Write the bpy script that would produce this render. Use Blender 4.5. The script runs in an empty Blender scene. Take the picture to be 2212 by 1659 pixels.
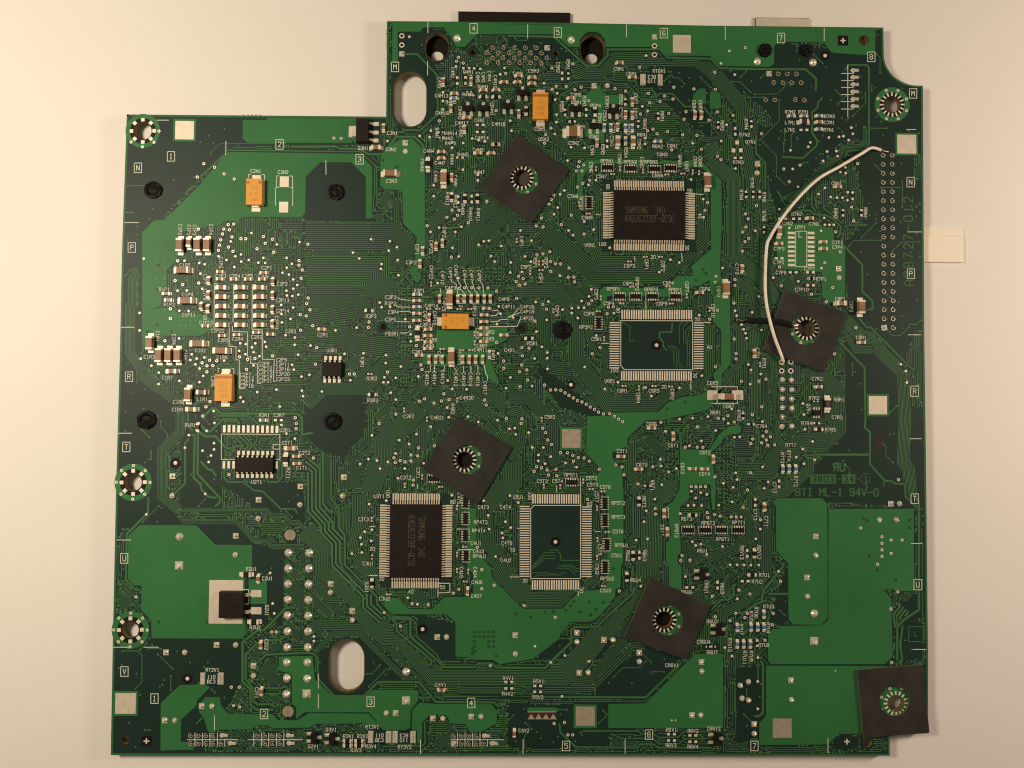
# Underside of a green circuit board lying on a pale table, seen from above.  1 unit = 1 cm.
import bpy, math, random
import numpy as np
from mathutils import Vector, Matrix
from mathutils.geometry import tessellate_polygon
random.seed(7)
C = bpy.context.scene.collection
SC = bpy.context.scene
SC.unit_settings.system = 'METRIC'; SC.unit_settings.scale_length = 0.01

# ------------------------------------------------------------------ camera
F = 1597.0; DIST = 20.09; TABLE_Z = -.27
xd = Vector((127000, -952, -1597)).normalized()
yd = Vector((410, 50000, -1597)); yd = (yd - xd * yd.dot(xd)).normalized()
zd = xd.cross(yd)
ROT = Matrix((xd, yd, zd)).transposed()            # board frame -> camera frame
RT = ROT.transposed()
EYE = RT @ Vector((0, 0, DIST))
cam_d = bpy.data.cameras.new('camera'); cam = bpy.data.objects.new('camera', cam_d); C.objects.link(cam)
cam_d.sensor_width = 36; cam_d.lens = 36 * F / 2212; cam_d.clip_start = 1; cam_d.clip_end = 400
cam.matrix_world = Matrix.Translation(EYE) @ RT.to_4x4()
SC.camera = cam
SC.cycles.filter_width = 1.1

# ------------------------------------------------------------------ light
SC.view_settings.view_transform = 'Standard'; SC.view_settings.look = 'None'
SC.view_settings.exposure = 0; SC.view_settings.gamma = 1
wd = bpy.data.worlds.new('World'); SC.world = wd; wd.use_nodes = True
wd.node_tree.nodes['Background'].inputs[0].default_value = (1.0, 0.78, 0.62, 1)
wd.node_tree.nodes['Background'].inputs[1].default_value = 0.13
def area(name, loc, target, size, power, col):
    l = bpy.data.lights.new(name, 'AREA'); l.shape = 'DISK'; l.size = size; l.energy = power; l.color = col
    o = bpy.data.objects.new(name, l); C.objects.link(o); o.location = loc
    o.rotation_euler = (Vector(target) - Vector(loc)).to_track_quat('-Z', 'Y').to_euler()
    o['kind'] = 'helper'
area('ceiling_lamp', (-21, 6, 24), (-7, 1, 0), 8, 7900, (1.0, 0.84, 0.64))
area('second_lamp', (30, 4, 14), (10, 1, 0), 6, 4600, (1.0, 0.785, 0.63))

# ------------------------------------------------------------------ photo position -> board position
TILES = dict(A=(400,400),B=(1200,0),C=(2000,0),D=(2800,0),E=(1200,500),F=(2000,500),G=(2800,500),H=(3200,700),
 I=(400,850),J=(1200,1050),K=(2000,1050),L=(2800,1050),M=(400,1400),N=(1200,1600),O=(2000,1600),P=(2800,1600),
 Q=(400,1900),R=(1200,2000),S=(2000,2000),T=(2800,2000),U=(400,2424),V=(1200,2424),W=(2000,2424),X=(2900,2424))
U1 = DIST / F                 # one survey unit in cm
TU = U1 / 5.04                # one fine survey unit in cm
def dd(t, x, y):
    if t == 'Z': return (x, y)
    a, b = TILES[t]; return (a / 1.8228 + x / 5.04, b / 1.8228 + y / 5.04)
def at(x, y, z=0.0):
    r = RT @ Vector(((x - 1106) / F, -(y - 829.5) / F, -1)); s = (z - EYE.z) / r.z
    return Vector((EYE.x + r.x * s, EYE.y + r.y * s, z))
def pts(s, t=None):
    out = []
    for w in s.split():
        if ':' in w: t, w = w.split(':')
        x, y = w.split(','); out.append(dd(t, float(x), float(y)))
    return out
def wp(p): v = at(p[0], p[1]); return (v.x, v.y)

# ------------------------------------------------------------------ materials
def lin(c):
    return tuple(((v / 255) / 12.92 if v <= 10 else (((v / 255) + .055) / 1.055) ** 2.4) for v in c)
MATS = {}
def mat(name, col, rough=.5, metal=0, spec=.5, var=.12, scale=6, bump=0, bscale=60, coat=0, col2=None, lo=.3, hi=.7):
    m = bpy.data.materials.new(name); m.use_nodes = True; nt = m.node_tree; b = nt.nodes['Principled BSDF']
    b.inputs['Roughness'].default_value = rough; b.inputs['Metallic'].default_value = metal
    b.inputs['Specular IOR Level'].default_value = spec; b.inputs['Coat Weight'].default_value = coat
    tc = nt.nodes.new('ShaderNodeTexCoord'); gm = nt.nodes.new('ShaderNodeNewGeometry')
    n = nt.nodes.new('ShaderNodeTexNoise'); n.inputs['Scale'].default_value = scale; n.inputs['Detail'].default_value = 5
    nt.links.new(gm.outputs['Position'], n.inputs['Vector'])
    r = nt.nodes.new('ShaderNodeValToRGB'); nt.links.new(n.outputs['Fac'], r.inputs['Fac'])
    c2 = col2 or tuple(v * (1 - var) for v in col); c1 = col if col2 else tuple(min(1, v * (1 + var)) for v in col)
    r.color_ramp.elements[0].position = lo; r.color_ramp.elements[1].position = hi
    r.color_ramp.elements[0].color = (*c2, 1); r.color_ramp.elements[1].color = (*c1, 1)
    nt.links.new(r.outputs['Color'], b.inputs['Base Color'])
    if bump:
        n2 = nt.nodes.new('ShaderNodeTexNoise'); n2.inputs['Scale'].default_value = bscale; n2.inputs['Detail'].default_value = 4
        nt.links.new(gm.outputs['Position'], n2.inputs['Vector'])
        bp = nt.nodes.new('ShaderNodeBump'); bp.inputs['Strength'].default_value = bump; bp.inputs['Distance'].default_value = .01
        nt.links.new(n2.outputs['Fac'], bp.inputs['Height']); nt.links.new(bp.outputs['Normal'], b.inputs['Normal'])
    MATS[name] = m; return m
mat('bare_mask', (.010, .030, .022), .5, spec=.24, var=.12, scale=.5, bump=.10, bscale=90)
mat('trace_mask', (.046, .150, .050), .5, spec=.2, var=.12, scale=.6)
mat('pour_mask', (.032, .160, .050), .5, spec=.2, var=.10, scale=.45, bump=.10, bscale=70)
mat('edge_mask', (.032, .135, .050), .5, spec=.2)
mat('collar', (.060, .062, .026), .6, spec=.2)
mat('fine_mask', (.062, .165, .066), .5, spec=.2, var=.12, scale=.6)
mat('laminate', (.20, .13, .05), .8, spec=.2, scale=20)
mat('solder', (.80, .74, .60), .45, .15, var=.14, scale=14, bump=.25, bscale=40)
mat('shiny_solder', (.86, .80, .64), .28, .5, var=.25, scale=18, bump=.35, bscale=25)
mat('dim_pad', (.40, .35, .27), .55, .25, var=.12, scale=8, bump=.3)  # bare pad away from the glare, its darker look put into the colour
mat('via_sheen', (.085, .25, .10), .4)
mat('dull_solder', (.60, .54, .41), .4, .5, var=.25, scale=18)
mat('bare_pad', (.66, .60, .48), .5, .25, var=.08, scale=5, bump=.35, bscale=45)
mat('silk', (.60, .64, .53), .7, spec=.2, var=.1)
mat('brown_ceramic', (.27, .145, .072), .55, var=.25, scale=2.2)
mat('tan_ceramic', (.20, .12, .04), .55, var=.2, scale=3)
mat('black_resin', (.012, .009, .007), .6, spec=.2, var=.2, scale=5, bump=.3, bscale=90)
mat('black_glass', (.012, .010, .009), .35, spec=.4)
mat('blue_film', (.10, .20, .32), .4)
mat('plum_ferrite', (.06, .02, .03), .4)
mat('orange_resin', (.72, .33, .035), .5, spec=.4, var=.08, scale=3, bump=.1)
mat('orange_stripe', (.42, .12, .010), .5)
mat('chip_print', (.075, .055, .032), .7)
mat('hole_ring', (.10, .045, .02), .7)
mat('black_paint', (.006, .006, .005), .6, spec=.2)
mat('foam', (.042, .039, .034), .8, spec=.28, col2=(.020, .019, .017), scale=1.6, bump=.6, bscale=30, lo=.25, hi=.75)
mat('foam_edge', (.15, .135, .11), .9, spec=.1)
mat('white_sleeve', (.88, .80, .68), .45)
mat('black_sleeve', (.008, .007, .006), .22, spec=.7)
mat('tinned', (.55, .45, .33), .35, .8)
mat('white_plastic', (.86, .81, .68), .5, spec=.3, var=.015)
mat('black_plastic', (.012, .009, .007), .65, spec=.2, bump=.2)
mat('rough_plastic', (.003, .003, .003), .55, spec=.16, bump=1.0, bscale=14)
mat('steel', (.82, .77, .62), .35, .4, var=.12, scale=1.5)
mat('red_ink', (.034, .009, .009), .7)
mat('cut_edge', (.46, .33, .16), .8, spec=.1)
mat('hole_disc', (.30, .27, .19), .6, .1, var=.1)
mat('tooth', (.42, .36, .26), .55, .2)
mat('rust', (.05, .014, .010), .6)
mat('table', (.80, .775, .73), .75, spec=.15, var=.015, scale=.15, bump=.04, bscale=8)

# ------------------------------------------------------------------ mesh helpers
class MB:
    def __init__(s): s.v = []; s.f = []; s.m = []; s.mats = []
    def mi(s, name):
        if name not in s.mats: s.mats.append(name)
        return s.mats.index(name)
    def add(s, vs, fs, m):
        k = len(s.v); i = s.mi(m); s.v += vs; s.f += [tuple(a + k for a in f) for f in fs]; s.m += [i] * len(fs)
    def box(s, x0, y0, z0, x1, y1, z1, m, ch=0):
        if ch:
            c = ch
            vs = [(x0,y0,z0),(x1,y0,z0),(x1,y1,z0),(x0,y1,z0),(x0,y0,z1-c),(x1,y0,z1-c),(x1,y1,z1-c),(x0,y1,z1-c),
                  (x0+c,y0+c,z1),(x1-c,y0+c,z1),(x1-c,y1-c,z1),(x0+c,y1-c,z1)]
            fs = [(0,1,5,4),(1,2,6,5),(2,3,7,6),(3,0,4,7),(4,5,9,8),(5,6,10,9),(6,7,11,10),(7,4,8,11),(8,9,10,11),(3,2,1,0)]
        else:
            vs = [(x0,y0,z0),(x1,y0,z0),(x1,y1,z0),(x0,y1,z0),(x0,y0,z1),(x1,y0,z1),(x1,y1,z1),(x0,y1,z1)]
            fs = [(0,1,5,4),(1,2,6,5),(2,3,7,6),(3,0,4,7),(4,5,6,7),(3,2,1,0)]
        s.add(vs, fs, m)
    def disc(s, x, y, r, z0, z1, m, n=14, dome=0, r2=None):
        r2 = r if r2 is None else r2
        vs = [(x + r*math.cos(6.28319*i/n), y + r*math.sin(6.28319*i/n), z0) for i in range(n)]
        vs += [(x + r2*math.cos(6.28319*i/n), y + r2*math.sin(6.28319*i/n), z1) for i in range(n)]
        vs.append((x, y, z1 + dome))
        s.add(vs, [(i,(i+1)%n,n+(i+1)%n,n+i) for i in range(n)] + [(n+i, n+(i+1)%n, 2*n) for i in range(n)], m)
    def ring(s, x, y, r0, r1, z0, z1, m, n=14, a0=0, a1=6.28319):
        full = a1 - a0 > 6.28; k = n if full else n + 1; vs = []
        for r, z in ((r1, z0), (r1, z1), (r0, z1), (r0, z0)):
            vs += [(x + r*math.cos(a0+(a1-a0)*i/n), y + r*math.sin(a0+(a1-a0)*i/n), z) for i in range(k)]
        fs = []
        for j in range(3):
            for i in range(n): i2 = (i+1) % k; fs.append((j*k+i, j*k+i2, (j+1)*k+i2, (j+1)*k+i))
        s.add(vs, fs, m)
    def ribbon(s, p, w, z0, z1, m, closed=False):
        q = [p[0]]
        for a in p[1:]:
            if math.hypot(a[0]-q[-1][0], a[1]-q[-1][1]) > 1e-5: q.append(a)
        if len(q) < 2: return
        L = offset(q, w/2); R = offset(q, -w/2); n = len(q); vs = []
        for i in range(n): vs += [(*L[i], z1), (*R[i], z1), (*L[i], z0), (*R[i], z0)]
        fs = []
        for i in range(n-1):
            a, b = 4*i, 4*i+4
            fs += [(a+1, b+1, b, a), (a, b, b+2, a+2), (a+3, b+3, b+1, a+1)]
        s.add(vs, fs, m)
    def slab(s, loops, z0, z1, m, wall=None):
        flat = [v for l in loops for v in l]
        tri = tessellate_polygon([[Vector((x, y, 0)) for x, y in l] for l in loops])
        vs = [(x, y, z1) for x, y in flat]; fs = []
        for a, b, c in tri:
            pa, pb, pc = flat[a], flat[b], flat[c]
            cr = (pb[0]-pa[0])*(pc[1]-pa[1]) - (pb[1]-pa[1])*(pc[0]-pa[0])
            fs.append((a, b, c) if cr > 0 else (a, c, b))
        s.add(vs, fs, m)
        k = 0
        for l in loops:
            n = len(l); vs = [(x, y, z1) for x, y in l] + [(x, y, z0) for x, y in l]
            s.add(vs, [(i, (i+1) % n, n+(i+1) % n, n+i) for i in range(n)], wall or m)
    def mesh(s, name):
        me = bpy.data.meshes.new(name); me.from_pydata(s.v, [], s.f)
        for n in s.mats: me.materials.append(MATS[n])
        me.polygons.foreach_set('material_index', s.m); me.update(); return me
    def build(s, name, parent=None, kind=None, label=None, loc=None):
        return link(name, s.mesh(name), parent, loc, 0, kind, label)
def link(name, me, parent=None, loc=None, rz=0, kind=None, label=None):
    o = bpy.data.objects.new(name, me); C.objects.link(o)
    if parent: o.parent = parent
    if loc is not None: o.location = loc
    if rz: o.rotation_euler = (0, 0, rz)
    if kind: o['kind'] = kind
    if label: o['label'] = label
    return o
def thing(name, label, cat, loc=(0,0,0), group=None):
    o = link(name, None, None, loc); o['label'] = label; o['category'] = cat
    if group: o['group'] = group
    return o
def offset(p, d):
    out = []; n = len(p)
    for i in range(n):
        a = p[max(i-1, 0)]; b = p[i]; c = p[min(i+1, n-1)]
        def nrm(u, v):
            l = math.hypot(v[0]-u[0], v[1]-u[1]) or 1; return (-(v[1]-u[1])/l, (v[0]-u[0])/l)
        n1 = nrm(a, b) if i else nrm(b, c); n2 = nrm(b, c) if i < n-1 else n1
        mx, my = n1[0]+n2[0], n1[1]+n2[1]; q = mx*mx+my*my
        k = 2/q if q > .5 else 1
        out.append((b[0]+mx*k*d, b[1]+my*k*d))
    return out
def circ(x, y, r, n=28, ry=None): return [(x + r*math.cos(6.28319*i/n), y + (ry or r)*math.sin(6.28319*i/n)) for i in range(n)]
def stadium(cx, cy, w, h, n=10):
    r = w/2; k = h/2-r; o = [(cx+r*math.cos(math.pi*i/n), cy+k+r*math.sin(math.pi*i/n)) for i in range(n+1)]
    return o + [(cx-r*math.cos(math.pi*i/n), cy-k-r*math.sin(math.pi*i/n)) for i in range(n+1)]

# ------------------------------------------------------------------ occupancy map used to route the fine traces
GW, GH = 1106, 830
occ = np.zeros((GH, GW), bool)
def inpoly(p, X, Y):
    r = np.zeros(X.shape, bool); n = len(p)
    for i in range(n):
        x0, y0 = p[i]; x1, y1 = p[i-1]
        if y0 == y1: continue
        r ^= ((y0 > Y) != (y1 > Y)) & (X < (x1-x0)*(Y-y0)/(y1-y0)+x0)
    return r
def markpoly(p, grid=None, val=True):
    grid = occ if grid is None else grid
    x0 = max(0, int(min(a[0] for a in p)/2)-1); x1 = min(GW, int(max(a[0] for a in p)/2)+2)
    y0 = max(0, int(min(a[1] for a in p)/2)-1); y1 = min(GH, int(max(a[1] for a in p)/2)+2)
    if x1 <= x0 or y1 <= y0: return
    Y, X = np.mgrid[y0:y1, x0:x1]; m = inpoly(p, X*2+1.0, Y*2+1.0); grid[y0:y1, x0:x1][m] = val
def markdot(x, y, r):
    x0 = max(0, int((x-r)/2)); x1 = min(GW, int((x+r)/2)+1); y0 = max(0, int((y-r)/2)); y1 = min(GH, int((y+r)/2)+1)
    if x1 <= x0 or y1 <= y0: return
    Y, X = np.mgrid[y0:y1, x0:x1]; occ[y0:y1, x0:x1] |= (X*2+1-x)**2 + (Y*2+1-y)**2 <= r*r
def markline(p, r):
    for a, b in zip(p, p[1:]):
        l = math.hypot(b[0]-a[0], b[1]-a[1]); k = max(1, int(l/max(1.5, r*.7)))
        for i in range(k+1): markdot(a[0]+(b[0]-a[0])*i/k, a[1]+(b[1]-a[1])*i/k, r)
def markrect(x, y, w, h): markpoly([(x-w/2,y-h/2),(x+w/2,y-h/2),(x+w/2,y+h/2),(x-w/2,y+h/2)])

# ------------------------------------------------------------------ table
mb = MB(); mb.add([(-150,-150,TABLE_Z),(150,-150,TABLE_Z),(150,150,TABLE_Z),(-150,150,TABLE_Z)], [(0,1,2,3)], 'table')
t = mb.build('table_top', kind='structure'); t['label'] = 'pale matt table top under the circuit board'

# ------------------------------------------------------------------ circuit board laminate with its holes
BD = thing('circuit_board', 'large green circuit board lying face down on the pale table', 'circuit board', (0, 0, -.16))
BO = (0, 0, .16)      # parts sit at the world origin, the board's base is .16 lower
OUT = [(274,247.2),(494.9,250),(497,253.4),(502,251),(506,253.6),(511,251),(516,253.6),(521,251.2),(526,253.6),(531,251.3),(536,253.6),(567,250.6)]
OUT = [(274,247.2),(658,250.4),(834,252),(835,150),(836,45.6),(1094.8,47.6),(1234,49.6),(1533.7,55.5),(1908,59.5),(1909,116)]
OUT += [(1983-74*math.cos(a), 116+69*math.sin(a)) for a in [i*math.pi/2/12 for i in range(1,13)]]
OUT += [(1993.5,185),(1994.6,384),(1996.6,713),(2000.5,1020),(2003.7,1329.8),(2005,1430),(2004,1584),(1921.8,1588),(1922,1632.4),(1500,1632),(860,1631.5),(239.2,1631.4),(244,1371),(251,1042),(259,768),(263.5,545)]
HOLES = []                      # (polygon in survey units)
def hole(t, x, y, r, n=28): a, b = dd(t, x, y); HOLES.append(circ(a, b, r/5.04, n))
for h in ('A,450,320,95','M,345,1380,92','U,315,155,90','D,1970,1140,92','F,150,555,88','L,1040,670,90','N,1737,585,82','S,1700,1220,85','X,1735,955,85',
          'D,1663,440,54','X,1430,1385,50','U,258,1355,46','J,853,655,34','K,150,672,36','B,1830,563,28','C,524,577,28'):
    q = h.split(','); hole(q[0], *map(float, q[1:]))
def slot(t, x, y, w, h): a, b = dd(t, x, y); HOLES.append(stadium(a, b, w/5.04, h/5.04))
slot('B',1147,1085,352,588); slot('B',1440,512,252,300); slot('C',920,537,262,318); slot('V',458,545,378,568)
board_holes = [[wp(p) for p in h] for h in HOLES]
outline = [wp(p) for p in OUT]
mb = MB(); mb.slab([outline] + board_holes, -.16, 0, 'bare_mask', 'laminate')
mb.add([(x, y, -.16) for x, y in outline], [tuple(range(len(outline)))], 'bare_mask')
# the underside is closed separately around the holes
mb.f.pop(); mb.m.pop()
tri = tessellate_polygon([[Vector((x, y, 0)) for x, y in l] for l in [outline] + board_holes])
flat = [v for l in [outline] + board_holes for v in l]
mb.add([(x, y, -.16) for x, y in flat], [tuple(f) for f in tri], 'edge_mask')
mb.build('laminate_sheet', BD, loc=BO)
inside = np.zeros((GH, GW), bool); markpoly(OUT, inside); occ |= ~inside
markline(OUT + OUT[:1], 7)
for h in HOLES: markpoly(h); markline(h + h[:1], 6)
# brighter bare margin along the cut edge, and brown collars round the holes
mb = MB()
cl = OUT + OUT[:1]
for i in range(len(cl)-1):
    pass
ed = [wp(p) for p in cl]
inner = offset(ed, -.052)
fa = [(i, i+1, len(ed)+i+1, len(ed)+i) for i in range(len(ed)-1)]
mb.add([(x, y, .0012) for x, y in ed] + [(x, y, .0012) for x, y in inner], fa, 'edge_mask')
mb.build('edge_margin', BD, loc=BO)
for i, h in enumerate(HOLES[-4:] + HOLES[9:12]):
    mb = MB(); w = [wp(p) for p in h]; cx = sum(p[0] for p in w)/len(w); cy = sum(p[1] for p in w)/len(w)
    g = [(cx+(x-cx)*1.055, cy+(y-cy)*1.04) for x, y in w]; n = len(w)
    mb.add([(x, y, .0075) for x, y in g]+[(x, y, .0075) for x, y in w]+[(x, y, -.02) for x, y in w]+[(x,y,.001) for x,y in g],
           [(j,(j+1)%n,n+(j+1)%n,n+j) for j in range(n)]+[(n+j,n+(j+1)%n,2*n+(j+1)%n,2*n+j) for j in range(n)]+[(3*n+j,3*n+(j+1)%n,(j+1)%n,j) for j in range(n)], 'collar')
    mb.build('hole_collar', BD, loc=BO)

# ------------------------------------------------------------------ copper pours
POURS = '''A:1372,548 E:0,284 600,292 735,435 735,985 715,998 665,998 665,545 505,385 170,385 12,540 5,930 A:2180,1262 1545,1255 1480,1300 1345,1300 1290,1350 1130,1362 1060,1390 880,1415 822,1480 I:825,480 715,590 710,770 655,780 655,950 625,990 560,1012 760,1000 850,1068 1075,1068 1215,1125 1215,1235 1150,1262 1080,1305 590,1305 575,1450 443,1450 443,180 570,50 680,45 850,-115 1075,-345
A:1537,200 1790,200 1820,178 B:0,1290 565,1290 565,1558 A:1590,448 1535,400
E:822,330 912,218 1032,132 1175,128 1275,228 1280,345 1305,350 1310,1425 1250,1440 1235,1570 J:1260,60 1270,120 1230,180 1180,140 1135,40 E:1200,1470 1222,1200 1070,1050 1065,720 1030,685 870,680 822,640
B:955,245 B:1660,246 C:0,266 C:1290,275 2212,288 D:900,300 D:1868,318 D:1788,330 1786,570 1680,600 1330,575 1300,560 1222,455 800,455 712,475 685,500 685,690 640,728 90,718 0,622 C:2195,608 1745,606 1640,512 1090,512 1062,512 1056,430 1010,375 975,352 920,343 865,352 830,375 786,430 780,515 665,512 500,372 B:1880,372 1740,512 1645,508 1585,400 1510,298 1300,298 1250,345 1010,345 1015,672 952,672
C:895,990 935,925 1010,930 1025,990 1075,1030 1270,1035 1305,1090 1230,1130 1060,1130 1040,1230 1060,1320 990,1350 1050,1370 1050,1500 1045,1560 1000,1560 900,1490 830,1490 825,1370 960,1300 985,1150 900,1170 730,1100 730,1050 850,1030
C:2012,1040 2080,965 2150,965 2155,1130 2100,1138 2010,1130
D:0,990 100,1010 108,1180 0,1192 C:2197,1180 2197,1010
F:775,430 850,356 1560,356 1640,385 1690,360 1840,372 2130,392 G:0,482 112,582 116,1000 100,1440 100,1560 L:105,110 205,190 212,1060 118,1168 118,1330 0,1390 K:2212,1330 2080,1400 1900,1420 1740,1480 1640,1583 1130,1590 1120,1624 O:1140,500 1300,430 1305,340 1510,152 1700,148 1900,102 2050,68 2120,58 2200,20 L:0,1500 L:60,1440 60,1300 20,1170 108,1070 108,690 22,600 22,330 0,300 K:2190,150 2080,210 1990,215 1960,310 1850,330 1080,322 1060,450 960,470 960,530 930,530 935,470 1010,410 1000,260 1045,215 1690,245 1850,100 2030,100 1990,0 F:2212,1330 F:2205,520 2100,440 1900,430 1880,400 960,400 860,480 815,560 815,740 780,830 750,830 750,480
O:858,105 1130,105 1138,500 1140,570 1245,690 1250,880 1258,900 1256,1659 S:1255,580 1230,640 1225,860 1170,890 1165,970 1120,1020 1110,1050 940,1225 700,1225 565,1380 565,1420 272,1642 V:2120,528 2050,482 1830,480 1800,455 1642,445 R:1640,1240 1550,1160 960,1155 867,1060 867,990 930,975 1010,980 1135,1100 1390,1100 1520,970 1802,965 1832,940 1835,720 1765,650 N:1765,1110 1865,1110 1865,1560 R:1960,580 2030,650 2035,750 2205,930 S:65,1005 165,1097 590,1097 770,910 1000,888 1072,870 1080,600 1092,0 O:1092,1090 1065,950 985,880 940,800 775,772 775,752 970,745 1015,690 852,510
O:1790,237 1850,240 1890,310 1895,440 1940,470 2190,470 P:0,440 90,300 200,212 325,210 326,275 290,300 215,300 140,335 110,400 0,500 P:50,860 45,1120 25,1130 10,1120 O:2205,850 1975,850 1970,1010 1870,1100 1870,1300 S:1885,490 1850,510 1850,600 1890,640 1890,900 1752,850 1750,620 1720,590 1720,380 1755,350 O:1755,1200 1720,1090 1800,1030 1868,900 1875,470 1860,300
P:705,1000 1205,1000 1262,1060 1268,1659 T:1268,1200 1200,1272 890,1268 842,1213 838,605 708,465 P:707,1090 672,1050
P:1277,1115 2205,1115 T:2208,905 2045,905 2030,930 1970,880 1880,890 1960,990 1965,1150 1975,1600 X:1703,440 1612,528 376,528 342,490 342,180 390,147 462,142 500,112 932,106 1000,45 T:1277,1200
X:322,545 1600,548 1690,560 1745,545 2040,560 2062,1000 2062,1270 1370,1340 1375,1300 1350,1288 1110,1285 1000,1402 250,1408 247,1172 322,1090
W:1092,960 1500,955 2035,418 Z:1562,1412 1562,1572 W:1092,1222
Q:415,462 1030,466 1240,677 1640,680 1638,965 1560,1060 1568,1659 U:1562,210 1520,250 545,246 540,70 Q:540,1500 430,1385 435,1120 345,1115 288,1050 292,580
Q:1602,1052 1800,1060 1800,1320 1602,1320
U:645,950 850,757 1030,752 1080,702 1180,782 1042,920 1032,980 867,1130 862,1370 1010,1380 1000,1458 642,1468
U:1062,960 1130,887 1290,887 1300,980 1380,1067 1860,1072 1920,1137 2120,1140 V:0,1090 45,1062 690,1067 838,1220 640,1172 100,1178 60,1218 0,1218 U:1860,1228 1820,1195 1690,1195 1640,1238 1290,1240 1210,1275 1160,1260 1112,1110 1062,1050
V:0,440 85,440 110,690 310,887 650,887 740,808 1215,808 1238,840 1233,930 1153,1030 1150,1212 1100,1245 855,1245 702,1052 0,1050 U:2115,1130 2122,1000 2072,960 2072,650 2030,620 1927,600 1927,447
V:1252,947 1420,960 2030,965 2093,1035 2093,1170 1920,1268 1802,1272 1742,1180 1602,1173 1530,1078 1360,1078 1280,1160 1273,1398 1222,1388 1222,1250 1165,1235 1172,1025
G:700,1052 1170,1047 1230,1092 1328,1092 1340,1240 1458,1292 1458,1659 L:1458,330 1300,400 1207,330 G:1200,1580 742,1545 702,1300
J:1412,258 2058,258 2060,318 1650,322 1412,330
J:1430,690 1880,690 1880,905 1430,905
J:1900,640 2205,650 2205,790 2100,850 1900,900
J:1280,940 1560,950 1560,1080 1480,1090 1280,1060
J:1660,920 2000,930 2060,1130 2120,1250 2100,1290 1960,1190 1930,1060 1660,1060
J:1130,1 1,1 1,2
W:212,1000 530,1000 530,1042 212,1042'''.strip().split('\n')
def pip(p, poly):
    x, y = p; r = False; n = len(poly)
    for i in range(n):
        x0, y0 = poly[i]; x1, y1 = poly[i-1]
        if (y0 > y) != (y1 > y) and x < (x1-x0)*(y-y0)/(y1-y0)+x0: r = not r
    return r
pour_polys = []; pour_mask = np.zeros((GH, GW), bool)
for i, s in enumerate(POURS):
    p = pts(s)
    if 'J:1130,1 ' in s: continue
    pour_polys.append(p); mb = MB()
    hs = [[wp(q) for q in h] for h in HOLES if all(pip(q, p) for q in h)]
    mb.slab([[wp(q) for q in p]] + hs, .0005, .0042 + .00007*(len(pour_polys) % 28), 'pour_mask')
    mb.build('copper_pour', BD, loc=BO); markpoly(p); markline(p + p[:1], 2.5); markpoly(p, pour_mask)

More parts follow.
